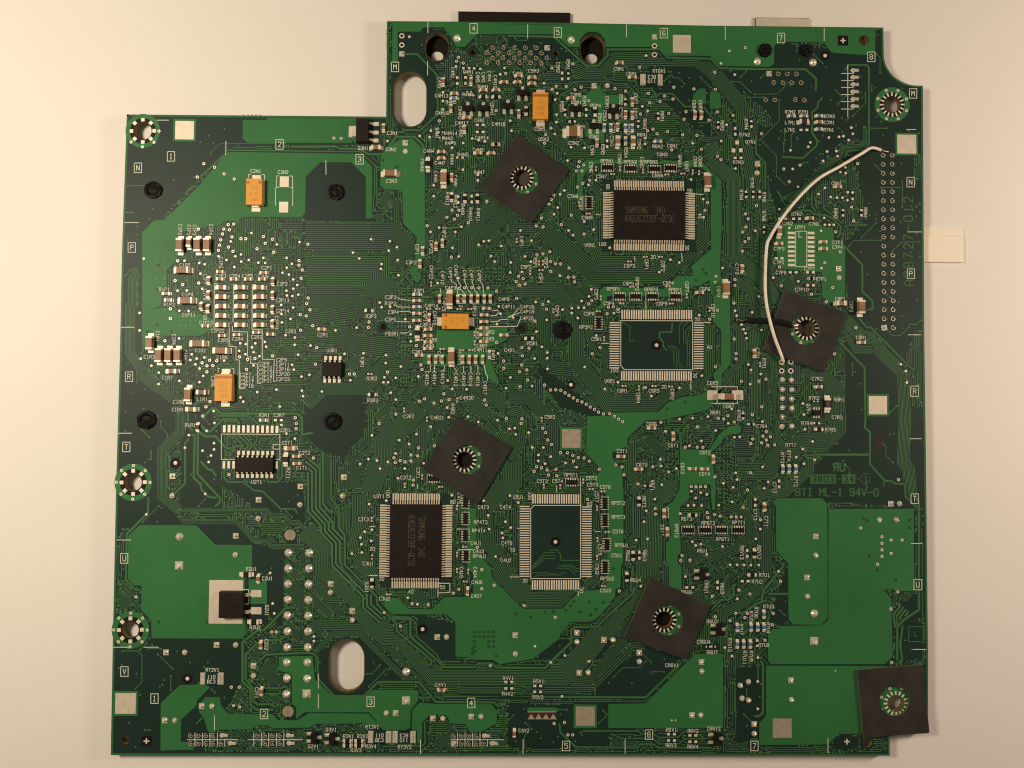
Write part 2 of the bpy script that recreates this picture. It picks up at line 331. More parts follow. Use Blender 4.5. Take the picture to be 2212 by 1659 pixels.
# ------------------------------------------------------------------ hand-laid traces: width|points , and bundles: n*pitch*width|points
TR = '''18|B:1080,590 1225,590 1440,815 1450,1240 1260,1420 1100,1415 1060,1440 1000,1440 980,1500 920,1580
22|C:0,390 500,400 850,715 985,715 1085,605 1085,540 1560,537 1650,530 1740,628 2212,640 D:90,742 400,752 1030,755 1145,860 1138,980
18|D:1455,760 1500,705 1700,710 1717,740 1717,1540 G:1717,180 1650,250 1480,262 1458,330
20|D:1210,1065 1160,1120 1160,1170 1100,1220 1100,1450 G:1150,140 1150,200 1000,340 780,325
15|C:500,960 640,970 720,890 1100,885 1150,910 1290,910 1450,1080 1790,1085
15|C:1540,1055 1620,1055 1650,1020 1790,1020 1925,1160 2130,1165 D:20,1290
15|C:560,1110 570,1030 640,1000 700,960 725,935
24|E:0,213 335,213 385,236 595,238 690,296 850,296 1000,108 1195,106 1292,205 1292,335
16|E:1330,85 1320,230
12|E:760,440 760,750
24|E:1700,1090 1540,1100
16|E:1535,1120 1465,1170 1455,1260
20|A:1345,575 1060,832
8|A:1183,562 1300,455 1900,455
14|A:1370,528 E:0,262 600,270 780,430 785,850 950,1020
24|A:2070,490 E:150,220
20|G:895,925 980,910 1080,910 1120,950 1250,960 1330,1000 1412,1090 1400,1170 1375,1200
18|G:1095,680 1095,860 1140,920
16|G:720,700 760,750 770,800 840,880
18|G:1215,875 1430,1050
18|G:1455,1092 1480,1072 1690,1065
20|H:320,720 540,950 540,1240 650,1340 650,1430 560,1442
20|G:490,90 490,290 590,390 590,680
20|L:1610,560 1690,660 1740,665 2210,1140
20|L:1370,790 1670,1100 1680,1659 P:1670,230 1730,280 1730,630 1890,810 1960,815 2000,840 2115,845 2115,980 2240,1100
24|P:1140,525 1720,525
26|M:1120,660 1200,575 1240,575 1300,630 2140,635 2182,680 2182,860 N:80,290
18|M:1230,600 1270,655 1600,660 1700,740
24|M:1060,740 1150,830 1190,820 1320,695 1460,695 1500,740
24|M:1060,830 1130,880 1240,880 1340,990 1360,1010 1430,1010 1470,985 1510,985
22|M:940,620 940,760 990,815
24|M:1050,830 1045,1290 1290,1550 1285,1600 1240,1640
24|M:955,865 1015,865 1003,1330 1080,1400 1085,1450 1160,1535 1250,1550
22|M:945,910 910,950 910,1390 790,1510
18|M:1335,1230 1335,1330 1370,1375 1540,1375 1660,1470 1750,1475 Q:1950,285 2110,290 2125,330
22|M:1085,1160 1160,1240 1200,1245 1245,1305
18|M:1435,870 1540,980 1500,1040
18|M:1500,870 1600,980 1560,1040
18|M:1550,870 1640,970 1600,1040
18|M:1690,840 1690,920 1665,960 1665,1010 1700,1040
20|M:1900,870 1815,965
18|M:1800,1330 1810,1375 1920,1375 1965,1320 1965,1180
20|M:1370,860 1370,980
20|M:2080,850 1920,1010
14|M:540,1035 540,1130 500,1132
18|M:2080,1280 2212,1280
22|Q:510,170 505,330 275,560 265,1060 370,1170 410,1165
26|Q:2100,1362 2010,1362 1770,1605 1690,1615 U:1535,290 1535,720 1620,800 1620,970 1690,1025 1860,1022
24|U:1710,285 1570,420 1570,690 1652,800 1652,930 1700,965 1840,965 1890,995
24|U:2010,215 1940,265 1720,275
22|U:1690,520 1790,425 V:0,405 90,410 138,460 148,690 320,877 640,877 800,722 1240,722 1430,940 2060,945 2110,990
20|U:1750,785 1960,790 1985,765
20|U:1780,850 1980,850
18|Q:1800,1005 1835,990
22|V:1510,880 2212,880 W:0,880 590,885 1500,890 1880,520
10|W:490,930 520,935 1500,930 1560,880
20|W:560,1180 570,1270 740,1432 1410,1437 1440,1400 1580,1400 1640,1437 2212,1437
16|W:780,1275 830,1255 1415,1257 1450,1285 1590,1290 1640,1325 1850,1325 1920,1262 2212,1262
16|W:1120,1290 1160,1300 1230,1337 1580,1337 1640,1395 1860,1395 1930,1340 2212,1335
24|R:930,1200 1150,1212 1150,1400 1490,1700 V:1490,560 1850,560 1890,520 2040,520 2090,565 W:410,570 480,490 690,290 690,150 730,125 970,120 1090,0 S:1370,920 1335,890 1360,640
14|R:835,1020 960,1180 1140,1190 1212,1250 1217,1400 1440,1600 V:1480,500 1690,500
26|T:790,600 780,640 570,900 550,1000
22|T:630,935 840,935
24|T:600,1005 480,1050 360,1140 280,1145
22|T:0,1110 110,1000 200,995 250,950 240,850 270,830
24|X:262,495 288,530 288,1060 240,1095 200,1095
14|X:200,330 195,500 235,570 235,700
20|T:393,540 393,630 410,655
18|T:470,540 485,600 475,650
24|N:200,500 200,1060 270,1150
22|N:285,580 285,1000 370,1110 370,1320 435,1400 R:435,620 780,960 790,1050 1000,1260 1000,1340 1380,1659 V:1370,540
8|N:0,330 180,490 185,520
18|H:0,1265 90,1270
16|F:560,1100 600,1010 640,985
16|V:1305,1160 1310,1390 1270,1420 850,1425
14|U:1220,980 1030,1180
16|K:1790,610 1780,710 1650,715 1650,770 1690,820 1690,870 1730,910
9|K:1230,600 1330,650 1325,810 1380,805
26|Z:1975,1070 1985,1084 1985,1317 1951,1340 1938,1355 1938,1425
8|S:262,640 400,487 515,487
8|S:262,655 400,518 515,518
8|S:262,672 400,550 515,550
8|S:262,705 440,708 455,718 535,718
8|S:290,750 330,730 560,730 575,718 600,705 635,712
8|S:545,630 700,618 745,660 780,662
8|S:540,655 665,660 740,735
8|S:592,640 690,640 730,690 780,690
8|K:1865,840 1865,640 1900,600
8|K:1912,840 1912,650 1960,600
8|K:1940,850 1935,700 1990,640
8|K:1980,790 1975,1100
8|K:1950,1105 1955,790 1985,660
8|K:1735,855 1805,930 1805,1060 1845,1110
8|K:1770,855 1835,920 1835,1050 1885,1110
8|K:1800,855 1860,905 1860,1040 1915,1105
9|O:450,1570 530,1560 570,1610 575,1659 S:578,570 780,570
14|W:560,60 900,62
20|L:560,440 700,440
14|L:1210,300 1090,300'''.strip().split('\n')
BUN = '''8*14*6|I:400,600 345,690 345,960 310,990 310,1490 M:455,180 455,230 600,345 650,370 860,530 860,830 660,1030 660,1530 Q:840,300
4*14*6|Q:820,298 1790,300 1850,360 1990,360 2060,435 2140,435 2205,500
4*14*6|Q:850,360 900,422 1470,422 1660,635 1800,635 1850,695 2205,695
4*42*22|N:0,620 100,700 100,1120 240,1280 240,1350 360,1480 R:360,600 700,940 700,1060 860,1200
14*17*8|R:0,230 220,470 225,680 340,760 600,1010 620,1110 880,1380 1040,1380 V:1400,640 2205,640 W:0,640 600,645 860,385 S:1200,1110 1475,880 1475,640 1560,560 O:1570,1020 1690,900 1850,860
6*20*8|V:60,150 140,100 640,105 880,330 940,335 1390,760 1650,765 1700,790 2205,790
3*22*9|V:130,380 300,200 600,200 1100,690 1230,690
5*22*8|W:1290,260 900,680 820,690 V:1600,720
5*26*10|W:300,730 930,730 1350,320 1480,330
4*20*8|R:120,430 125,860 260,1000 530,1000 640,1110
14*22*8|E:0,1190 900,1190 1070,1340 1070,1500 J:1070,20
16*20*8|J:10,40 760,40 760,160 900,300 900,420 1120,640
10*22*8|J:40,190 640,190 820,330 860,480 1000,620
12*22*8|J:20,330 740,330 1000,600
8*22*8|J:10,560 620,470 760,500 960,690
10*22*8|J:0,720 420,760 560,850 1000,900
8*22*8|J:60,1310 640,1310 860,1090 1000,1100 1150,1000
10*20*8|J:400,1120 0,1480
9*24*9|F:380,1090 940,1600 1640,1600 1800,1480 2130,1180 2175,1100 2175,620
8*20*8|F:600,980 960,1340 1000,1440 1500,1440
7*20*8|F:560,620 640,720 640,960 820,1150 820,1180
6*22*8|F:0,1100 420,1110 560,1240
6*20*8|C:440,1400 680,1640 F:690,290 1540,290 1620,210
8*20*8|C:720,740 860,790 1000,790 1140,650 1500,640 2060,650 D:0,760 340,1160 360,1450 G:460,620 460,900
9*20*8|K:0,250 530,250 740,560 740,1000 1100,1510 1640,1510 1860,1330 2090,1240 2165,1150 2165,640
6*20*8|K:640,210 900,440 880,720 980,960
7*22*8|K:180,400 380,560 380,980 480,1100 700,1120
8*20*8|K:640,1050 860,1230 1040,1400
7*22*8|K:0,1420 230,1420 400,1600 O:520,160 520,560 440,600
6*20*8|O:0,40 120,60 200,130
12*13*6|D:0,1560 G:60,420 250,580 250,1400 560,1659 L:700,380 600,600
6*14*6|G:320,460 320,800 390,900 430,940
5*14*7|G:1690,0 1690,150 1620,220 1440,225 1380,340 1000,680 790,800
6*13*6|G:330,800 480,940 540,900 640,840
10*14*7|L:1400,520 1640,760 1810,790 1850,930 2090,1160 2110,1659 P:2090,600 2150,680 2180,1050
5*18*8|L:1420,620 1580,900 1830,905
12*17*7|L:1040,1080 1350,1330 1370,1659 P:1370,240 1220,380 1000,390 700,560 620,700 280,700
6*18*8|L:240,130 450,280 470,420 580,500 640,900 690,1000 690,1659 P:715,100 715,370 760,420
7*18*8|L:240,600 330,680 330,1000 200,1120 150,1300
8*17*8|L:470,700 480,900 530,980 480,1100 480,1659 P:490,150
8*20*8|N:2200,540 O:60,480 120,380 100,150 0,80
12*18*8|N:2212,300 2150,420 2212,600 O:50,620 50,820 N:1940,1100 1940,1500 2080,1640 R:2150,700 2205,760 S:20,790 200,980 560,980 700,860
10*18*8|N:600,960 600,1280 560,1560 R:700,700 760,860 R:900,940
14*16*7|N:1250,0 1080,200 860,400 860,640 780,720 700,960 560,1100 480,1200 480,1500
9*20*8|N:1450,0 1250,230 1250,500
8*20*8|E:2212,640 1740,1180 1740,1420 1560,1600
10*22*8|E:2212,880 1900,1180 1840,1250 1840,1440 1700,1600
7*20*8|E:1800,450 1800,620 1560,900 1440,1000 1340,1130 1340,1400
6*20*8|T:600,0 600,740 350,1050 130,1140 130,1659
5*22*8|P:0,1659 120,1600 260,1560 390,1440 390,1180 300,1120 140,1080
4*36*20|T:2110,1090 2040,1180 2040,1659 X:1750,0 1750,500
4*22*10|O:1340,900 1400,950 1400,1400 1320,1480 S:1310,640
5*22*10|O:1300,340 1480,200 O:1540,200
6*20*9|O:1500,180 1340,360 1340,740 1420,880 1420,1100
6*18*8|P:1070,560 1070,690 820,930 560,960 430,1010 430,1120 540,1300 560,1659
7*14*7|T:620,0 T:620,740 300,1080
6*20*8|J:1700,1340 2000,1640
8*20*8|J:1900,1270 2212,1540
6*20*8|J:1520,1340 1300,1520 1180,1659
6*20*8|N:1960,200 2180,420
4*16*7|B:1540,1000 1540,1400 1500,1500
5*14*7|B:1490,790 1490,1270
8*18*8|V:1480,590 2205,600 W:0,590 560,590 830,330'''.strip().split('\n')
fine = MB(); zj = [0]
def zz():
    zj[0] = (zj[0] + 7) % 29; return .0016 + zj[0]*.00006
for s in TR:
    w, q = s.split('|'); p = pts(q); w = float(w); mb = MB()
    if w >= 14:
        mb.ribbon([wp(a) for a in p], w*TU, .0004, zz() + .0007, 'trace_mask')
        for e in (p[0], p[-1]): mb.disc(*wp(e), w*TU*.5, .0004, .0024, 'trace_mask', 8)
        mb.build('copper_trace', BD, loc=BO)
    else: fine.ribbon([wp(a) for a in p], w*TU, .0004, zz(), 'trace_mask')
    markline(p, w/10 + 2.6)
ends = []
bun_lines = []
for s in BUN:
    h, q = s.split('|'); n, pit, w = h.split('*'); n = int(n); pit = float(pit)/5.04; p = pts(q)
    for k in range(n):
        bun_lines.append((offset(p, (k-(n-1)/2)*pit), float(w), k))

# ------------------------------------------------------------------ printed lettering: a single-stroke pen font
GL = {'A':'0004264440 0242','B':'00063645443303 3342413000','C':'4536160501103041','D':'00063645413000','E':'46060040 0333','F':'460600 0333',
'G':'453616050110304143 4323','H':'0006 4046 0343','I':'1030 2026 1636','K':'0006 4603 1440','L':'060040','M':'0006234640','N':'00064046','O':'1030414536160501 0110',
'P':'00063645443303','Q':'103041453616050110 2240','R':'00063645443303 2340','S':'453616050413334241301001','T':'0646 2620','U':'060110304146','V':'062046',
'X':'0046 0640','0':'103041453616050110','1':'152620 1030','2':'05163645440040','3':'0516364544332333424130100 1'.replace(' ',''),'4':'30360242','5':'460604344341301001',
'6':'45361605011030414233130 2'.replace(' ',''),'7':'06461000'[:6]+'10','8':'1304051636454433130201103041423 3'.replace(' ',''),'9':'013041453616050413334 4'.replace(' ',''),'-':'0343','+':'0343 2125','J':'4641301001',' ':''}
silk = MB()
def text(mbld, s, x, y, rot=0, h=35, m='silk', w=5.6, z=.006, adv=30/35, flip=False, mark=True, xs=.86):
    """centre of the word at survey position (x,y); rot in degrees, counter-clockwise"""
    o = at(x, y); hh = h*TU; u = hh/6; ad = hh*adv; L = ad*(len(s)-1) + 4*u*xs
    c, sn = math.cos(math.radians(rot)), math.sin(math.radians(rot))
    for i, ch in enumerate(s):
        for st in GL.get(ch, '').split():
            q = []
            for a, b in zip(st[::2], st[1::2]):
                X = int(a)*u*xs
                if flip: X = 4*u*xs - X
                X = -L/2 + i*ad + X; Y = (int(b)-3)*u
                q.append((o.x + X*c - Y*sn, o.y + X*sn + Y*c))
            if len(q) > 1:
                for a, b in zip(q, q[1:]):      # separate short strokes with slightly extended ends
                    l = math.hypot(b[0]-a[0], b[1]-a[1]) or 1; e = w*TU*.35
                    dx, dy = (b[0]-a[0])/l*e, (b[1]-a[1])/l*e
                    mbld.ribbon([(a[0]-dx, a[1]-dy), (b[0]+dx, b[1]+dy)], w*TU, z-.0006, z + random.random()*.0005, m)
    if mark:
        lw = L/U1; lh = h/5.04
        markrect(x, y, *( (lw+3, lh+3) if rot % 180 == 0 else (lh+3, lw+3)))
TXT = '''A C2N1,1680,757 C2N2,1977,768
B Q4M1,1782,783 C4M13,1490,1043 R4M5,1593,1112 C4M16,1497,1232 C4M17,1710,1340 C4N1,1905,1312 C4M18,2110,1350 C3N1,955,1450 C3N2,938,1627 Q3N1,637,1615 R4N14,1590,1453 R4N2,1556,1507 R4N3,1585,1560 C4M14,1930,1500 C4N5,1887,1632 C4N4,1352,1645 C4M5,1468,900r C4M2,1610,790r C4M9,1885,840r C4M3,1945,840r C4M4,2010,830r C4M10,2075,890r R4M1,1945,945 CR4M2,1690,1230r CR4M1,2035,1190r R4N1,1440,1450r C4N2,1700,1430r R4M4,1775,1030
C C5M3,280,773 C4M1,112,800 C5M2,545,735r R5M1,655,705r C5M1,1208,752 C6M1,1347,803 RT6M1,1648,775 C5M6,742,1032 Q5M1,745,1115 R5M3,832,1100r R5M4,955,1150 CR5M1,1080,1120r R5M2,1230,1085r C6M2,1390,1075r C6M3,1388,1235r C5M7,1230,1230r R5M5,590,1160r R5N1,1000,1290r R5N3,1055,1260r R6M1,1680,1270r R6N3,1490,1350r C6M4,2025,1150r C6M5,2095,1150r C5M5,347,1407 R5M6,782,1378 Q5N1,937,1487 C5N1,1150,1400r C5N2,718,1557 Q5N2,388,1517 C5N3,1130,1535r R6N1,1465,1467 C6N2,1428,1570r R6N2,1630,1595 C6N1,1790,1588 R5N2,1308,1410r
D R7M2,860,1220 R7M1,1005,1220 R7M3,1288,1268 L7M1,860,1335 C7M1,1288,1335 L7N1,857,1413 R7N1,1280,1415 R7N2,365,1467 Q7N1,430,1545 R7M4,380,1355r R6M2,120,1370r
E C3N3,945,588 FB4N1,1278,420r C4N7,1473,393 C4N8,1425,540r C4N9,1640,580r R4N4,1603,355r R4N5,1722,300 R4N7,1900,495 R4N13,1555,780r R4N12,1640,810r R4N9,1720,900r R4N10,1805,950r R4N11,1890,955r C3P1,1225,1335r C4P2,1520,1145r C4P23,1378,1305r C3P2,1160,1475
F RP5N1,1080,370 RP6N2,1333,380 RP6N3,1557,380 C6N3,1680,300 RP6N1,1868,375r C5N5,1215,350r C6N5,1455,385r C5N4,918,255r R5N5,1035,245r R5N4,1283,280r C5N6,905,440r C6N7,1945,430r C6N4,2040,380r C6N6,2095,380r C5N7,1018,540 C6N9,1628,530 80,1088,652r 50,1980,695 C5N8,707,755 RP5N2,800,830r C5N9,862,988 U6N1,893,1283 100,1027,1275 40,2090,965r 30,1950,1315r C4P1,148,1245r R5P1,295,1480r R5P2,415,1480r C5P2,197,1525 C6P3,1323,1512 20,1580,1415 C6P1,1510,1500r C6P2,1690,1515r
G R7N3,295,385 R7N5,447,610r R7N4,327,740r R7N6,578,765r R7N8,572,970r R7N7,932,950 C7N2,832,1052 C7N1,1120,1055 U7P1,972,1092 C7P3,740,1325 C7P2,1378,1257 C7P4,1375,1310 C7P5,735,1475 C7P7,1070,1545 C7P8,760,1585 C7P9,280,1545r C8N1,1367,615 R8N2,1355,940r R8N1,1680,935r
H C8P1,300,1320 C8P2,420,1405r
I C1P2,857,150r C1P1,952,155r C1P3,1013,155r C1P4,1190,150r C1P5,908,537 C1P6,1300,510r C2P1,1800,565 C2P3,1300,655 C2P4,1450,655 C2P5,1590,655 C2P6,1760,655 C1P7,1130,690r C2P2,1967,740 R1P1,685,800 C1P9,937,857 C1P8,1130,860r C2P13,1970,920 R1P2,738,965 C2P14,1970,1033 C1P10,1130,1060r C1P11,950,1077 C1P12,1140,1162 C2P22,1265,1250 C2P24,1905,1165r C2R3,2060,1258 C2R2,1688,1318 C2R5,1325,1355 C2R4,1483,1340 C1R1,610,1310r C1R4,790,1345r C1R2,1078,1465 C1R3,520,1535 C1R5,905,1515r C1R6,1313,1540
J R3P1,1247,262 C3P3,938,332 R3P2,933,400 C3P4,965,497 C3P5,935,577 R3P3,722,540 C2R1,197,740 FB3R1,953,730 U3R1,297,912 R3R1,627,1040r R3R2,732,1217 R3R3,740,1455 C3R2,1133,1630 C3R1,1230,927 C4P22,1378,60r C4P10,1500,120r C4P5,1585,65r C4P6,1645,45r C4P4,1740,95r C4P7,1815,95r C4P8,1900,95r C4P3,1588,230 C4P14,1380,425 C4P15,1515,410r C4P12,1700,370r C4P13,1848,465r C4P17,1310,555r C4P19,1415,560r C4P21,1330,640 C4R4,1275,750r C4R6,1383,795 C4R8,1348,865 C4R2,2007,710 C4R5,2002,785 C4R3,1880,725r C4R7,1930,860 C4R11,1915,905 C4R10,1678,1000r C4R9,1465,980r R4R1,2050,965r C4R15,1330,1210r C4R14,1412,1210r C4R13,1500,1200r C4R12,1645,1230r C4R18,1730,1225r C4R19,1805,1225r C4R16,1883,1230r C4R17,1965,1320r C4R20,1765,1427 R4R2,1610,1550r C4R21,1445,1642 C4P9,2170,355 C4P11,2220,435
K C4P16,210,437 C4P18,210,490 C4P20,205,563 C4R1,20,910 C5P1,355,125r C5P3,960,300r C5P5,537,480r C5P6,883,512 RP5P2,850,660 C5P4,1100,400 C5R1,967,790 R5R1,270,835 RP5P1,1150,243 C6P5,1310,185 RP6P2,1405,190r RP6P3,1558,248 C6P4,1747,178 RP6P1,1822,252 C6P7,1948,220r C6P6,2143,245 C6P9,1675,405 80,1200,475r 50,2063,573 40,2190,877 30,2038,1185r 20,1698,1308 100,1155,1130 U6R1,1110,1243 C6R1,1245,1350 C6R3,1590,1352 C6R4,1420,1430r C6R2,1790,1390r C5R2,457,1635
L C6P8,80,270r C6P10,20,480r C7R1,505,945r R7R1,577,1055r C7P10,988,250 R7P1,1197,135 C8R1,1633,772 C7R2,1152,1220 R7R2,1120,1430 R8R1,1392,1447 Q7R1,1060,1550r C6R5,15,1268 C6R7,193,1522 R6R1,50,1588 R7R3,300,1620r
M C1R7,717,240 C1R8,838,507 L1R1,1098,477 C1R9,825,588 R1R1,967,757 R2R1,1773,650 C2R7,1932,650 U2R1,1998,812 C2T1,2023,950 C2T2,2212,1060 U2T1,1690,1375 C1T1,2180,1220 R2T1,2035,1280r C2R6,1215,280r C2P7,1570,207 C2P12,1585,248 C2P17,1585,290 C2P18,1580,330 C2P8,1768,88 C2P10,1783,133 C2P15,1783,180 C2P19,1783,228 C2P21,1783,273 C2P9,1958,47 C2P11,1973,97 C2P16,1973,150 C2P20,1973,203 C2P23,1973,257
N C3T2,1100,775 C3T1,1235,725r U3T1,812,980 100,905,950r 80,1612,1040 C4T5,1680,1000r C4T3,1945,1097 C4T4,2185,1095 C3T3,638,1230 RP4T3,1915,1260 RP4T4,1895,1352 C4U1,1865,1490 C4U3,1892,1577 RP4U1,1905,1630 20,735,1550 C4T6,2200,1485
O C6R6,1563,193 C5T1,1243,487 C6T1,1800,427 C6T5,1457,635 C6T2,2145,503 C6T3,1900,675r C6T4,2140,735 R6T1,1573,860r R6T2,1480,1040r RP5T1,690,745 C5T2,912,782 C5T3,373,815 C5T4,540,815 C5T5,922,853 C5T6,1060,877 C5T7,965,985r RP5T2,1200,1052 RP5T3,1202,1205 C5T8,1197,1362 RP5U1,1237,1512 C5U1,1185,1622 U5U1,113,987 100,238,975r 80,888,1063 C6T6,1732,1160r C6T7,1680,1350r R6T3,1943,1225 RP6T2,1835,1355r R6U1,2118,1570 RP6T3,2180,1270 C5T9,1003,1560r 70,50,1565
P C7R4,552,217 R7R4,1040,185 R7R5,1297,255 C7R3,1370,120 R7T1,867,420 R7T3,775,560r R7T4,845,535r R7T2,920,815r C7T2,690,885r C7T3,480,1180r C7T1,600,1250r RP7T1,300,1265 RP6T1,125,1445 R6V13,337,1590r R6V12,520,1590r
Q R2U1,1632,940 C2U1,1805,1043 Q2U1,1800,1390r
R C3U1,690,605 30,837,772 R3U1,675,865r C3U2,868,987 40,1155,910 50,1500,863 C4U5,1705,705r C4U4,1855,700r C4U6,1875,808 C4U7,1868,957 C4U2,2190,570
S R6U2,1308,520r R6U3,1488,520r R6U4,1390,785 C5U2,972,665r RP5U2,1080,768 C5U3,1062,898 30,185,790 50,800,895r CR6U1,2160,860r CR6U4,2130,1458 R6U6,1945,915
T R7U1,578,728 R7U2,500,802 R6U5,120,880r R7U3,625,1073 R7U6,490,1135r R7U5,437,1180r R7U7,327,1320r R7U4,620,1305r R7U10,205,1490r R7U8,573,1492 R6U7,10,1570 R6U3,10,1235
X R7U11,88,455r R7U9,160,440r
U RT2V1,1208,590 R2U2,1672,127 C2U2,1795,315r C2V1,1690,840r
V C4V1,1482,750 RT3V1,735,1210 Q3V1,288,1240 Q2V1,95,1422 R3V1,478,1312 R3V2,630,1312 R3V3,558,1465 R3V4,720,1422 RT3V2,1088,1427 R4V1,2215,680 R4V2,2210,850
W R5V1,335,715 R5V2,327,888 C4V2,173,1250 R6V1,1780,1242 R6V2,2015,1253 R6V3,1775,1410 R6V4,2013,1425 CR6V1,1785,540 CR6V2,2240,1228'''.split('\n')
for row in TXT:
    q = row.split()
    for e in q[1:]:
        s, x, y = e.split(','); r = y.endswith('r'); x, y = dd(q[0], float(x), float(y.rstrip('r')))
        text(silk, s, x, y, -90 if r else 0)
def silkline(q, w=7, mark=True):
    p = pts(q); silk.ribbon([wp(a) for a in p], w*TU, .0048, .0062 + random.random()*.0006, 'silk')
    if mark: markline(p, 1.6)
for e in '''A,N,397,722 A,1,757,597 A,2,1938,467 B,4,1838,310 B,M,983,730 C,5,543,355 C,6,1697,362 D,7,760,415 D,8,1743,620 D,M,2198,1018 E,3,597,352 H,N,1065,48
H,P,1068,1045 I,P,330,345 M,R,300,230 M,T,270,995 Q,U,247,825 U,V,250,608 U,1,577,902 U,2,1770,1070 V,3,717,937 V,4,1812,950 W,5,633,1418 W,6,1535,1295 X,7,195,1418 P,T,2215,1005'''.split():
    a, s, x, y = e.split(','); x = float(x); y = float(y)
    silkline(f'{a}:{x-40},{y-52} {x+40},{y-52} {x+40},{y+52} {x-40},{y+52} {x-40},{y-56}', 8)
    text(silk, s, *dd(a, x, y), 0, 55, w=8); markrect(*dd(a, x, y), 19, 24)
silkline('Z:1967,834 1984,834 1984,856 1967,856 1967,834', 8); text(silk, 'R', 1975.5, 845, 0, 55, w=8)
silkline('Z:1974,1252 1991,1252 1991,1274 1974,1274 1974,1251', 8); text(silk, 'U', 1982.5, 1263, 0, 55, w=8)
for s in '''A:600,203 735,203|A:1355,430 1352,580|A:250,1318 405,1318|C:215,268 215,420|C:1290,268 1290,405|D:153,290 153,435|D:1230,303 1230,445|B:1341,240 1341,360|B:1338,665 1338,820
E:230,365 232,520|H:1030,590 1185,590|I:205,1213 360,1213|M:180,845 330,845|Q:165,625 320,625|U:460,343 625,343|U:125,343 300,343|U:1230,1085 1230,1245|V:148,635 148,790|V:148,855 148,1010|V:1260,1350 1260,1505
W:165,1345 165,1505|W:1275,1345 1275,1500|X:995,1330 995,1495|X:1915,367 2065,367|X:1075,590 1075,615|L:2140,742 2290,742|P:2165,352 2290,352|P:2175,1492 2300,1492|G:2125,28 2230,28
I:1390,1160 1390,1420 1465,1425 1465,1565 1500,1570 1500,1659 M:1500,355 1560,358|I:1425,1200 1425,1255 1590,1265 1590,1535 1625,1540 M:1625,85 1697,92 1697,300 1740,303|I:1650,1235 1750,1240 1750,1560 1880,1565 M:1872,280 1900,282
I:1225,1240 1230,740 1265,740|I:1432,1160 1437,750 1470,748|I:1638,1240 1642,750 1680,748|M:1305,855 1942,857 1942,1130 1305,1130 1305,855|M:1942,970 1868,970 1868,1018 1942,1018
J:1010,335 1045,358 1160,368|J:985,420 1025,440 1155,440|J:1030,488 1140,485 1160,505|J:1000,598 1150,602|J:1035,722 1110,722 1150,700|J:1480,235 1480,290|J:1590,130 1600,160 1650,190 1665,295|J:1645,110 1690,190 1700,250 1740,290|J:1740,150 1775,250 1810,290|J:1820,150 1855,270 1885,290|J:1905,150 1940,200 1945,290
J:1368,1070 1368,1140 1345,1150|J:1415,1070 1410,1150|J:1520,1075 1525,1110 1500,1140|J:1625,1100 1650,1130 1645,1160|J:1730,1080 1730,1150|J:1795,1080 1810,1100 1808,1150|J:1883,1070 1885,1150|J:1955,1070 1970,1160 1990,1190 1990,1240
J:2040,475 2110,475|J:2020,535 2085,530 2120,490|J:2020,600 2100,598 2135,575 2212,575|J:2010,650 2212,652|K:0,555 60,520 125,445|K:0,555 130,500|K:0,652 100,650 130,575
F:2040,733 2130,733|F:1892,1372 1895,1465|F:1380,1410 1380,1460|F:955,955 1010,958|G:920,1135 1040,1135 1040,1520 920,1520 920,1135|G:955,1140 955,1200 990,1200|K:1240,588 2010,590 2010,1122 1270,1122 1228,1080 1228,588 1240,588|K:1502,380 1502,455|K:1990,1250 1992,1350|K:1472,1300 1472,1345|K:1015,835 1100,835|K:2135,610 2210,610
G:1010,1150 1010,1150|L:0,1307 285,1307 285,1490 0,1490|L:65,1310 65,1490|O:785,1078 285,1078 248,1115 248,1659 S:248,768 790,768 790,-330|O:532,860 532,930|O:100,1330 125,1330|O:950,1362 1008,1362|S:20,750 120,752|S:765,905 765,960|N:705,1310 770,1310|N:1230,850 1230,900|R:695,735 795,735|R:1450,880 1450,975|R:1460,820 1580,820 1580,920 1450,925|N:1660,1570 1680,1560 1830,1562|N:1655,1335 1700,1335
D:1487,705 1487,1275|D:1415,800 1550,800|D:1415,877 1550,877|D:1415,953 1550,953|D:1415,1030 1550,1030|D:1415,1107 1550,1107|D:1415,1188 1550,1188
U:1017,1275 1017,1425|U:1098,1275 1098,1425|U:1180,1275 1180,1425|U:1262,1275 1262,1425|U:1343,1340 1343,1425|U:930,1350 1490,1350|U:1658,1275 1658,1425|U:1740,1275 1740,1425|U:1820,1275 1820,1425|U:1903,1275 1903,1425|U:1985,1275 1985,1425|U:1590,1350 2190,1350|V:1663,1275 1663,1425|V:1745,1275 1745,1425|V:1828,1275 1828,1425|V:1908,1275 1908,1425|V:1990,1340 1990,1425|V:1580,1350 2170,1350
A:1625,795 1600,798 1600,830|A:1745,795 1775,798 1775,1120|A:1905,935 1905,810 1935,810|A:2045,810 2080,812 2080,935 2048,935|A:1905,935 1935,935|A:1895,935 1893,1135|A:2083,935 2080,1135|M:1290,140 1270,140 1270,190|M:1420,140 1440,142 1450,495|Q:1540,1165 1600,1165 1600,1330|B:1790,820 1820,820 1820,930 1790,932'''.replace('\n','|').split('|'):
    silkline(s, 8)
silk.v and None
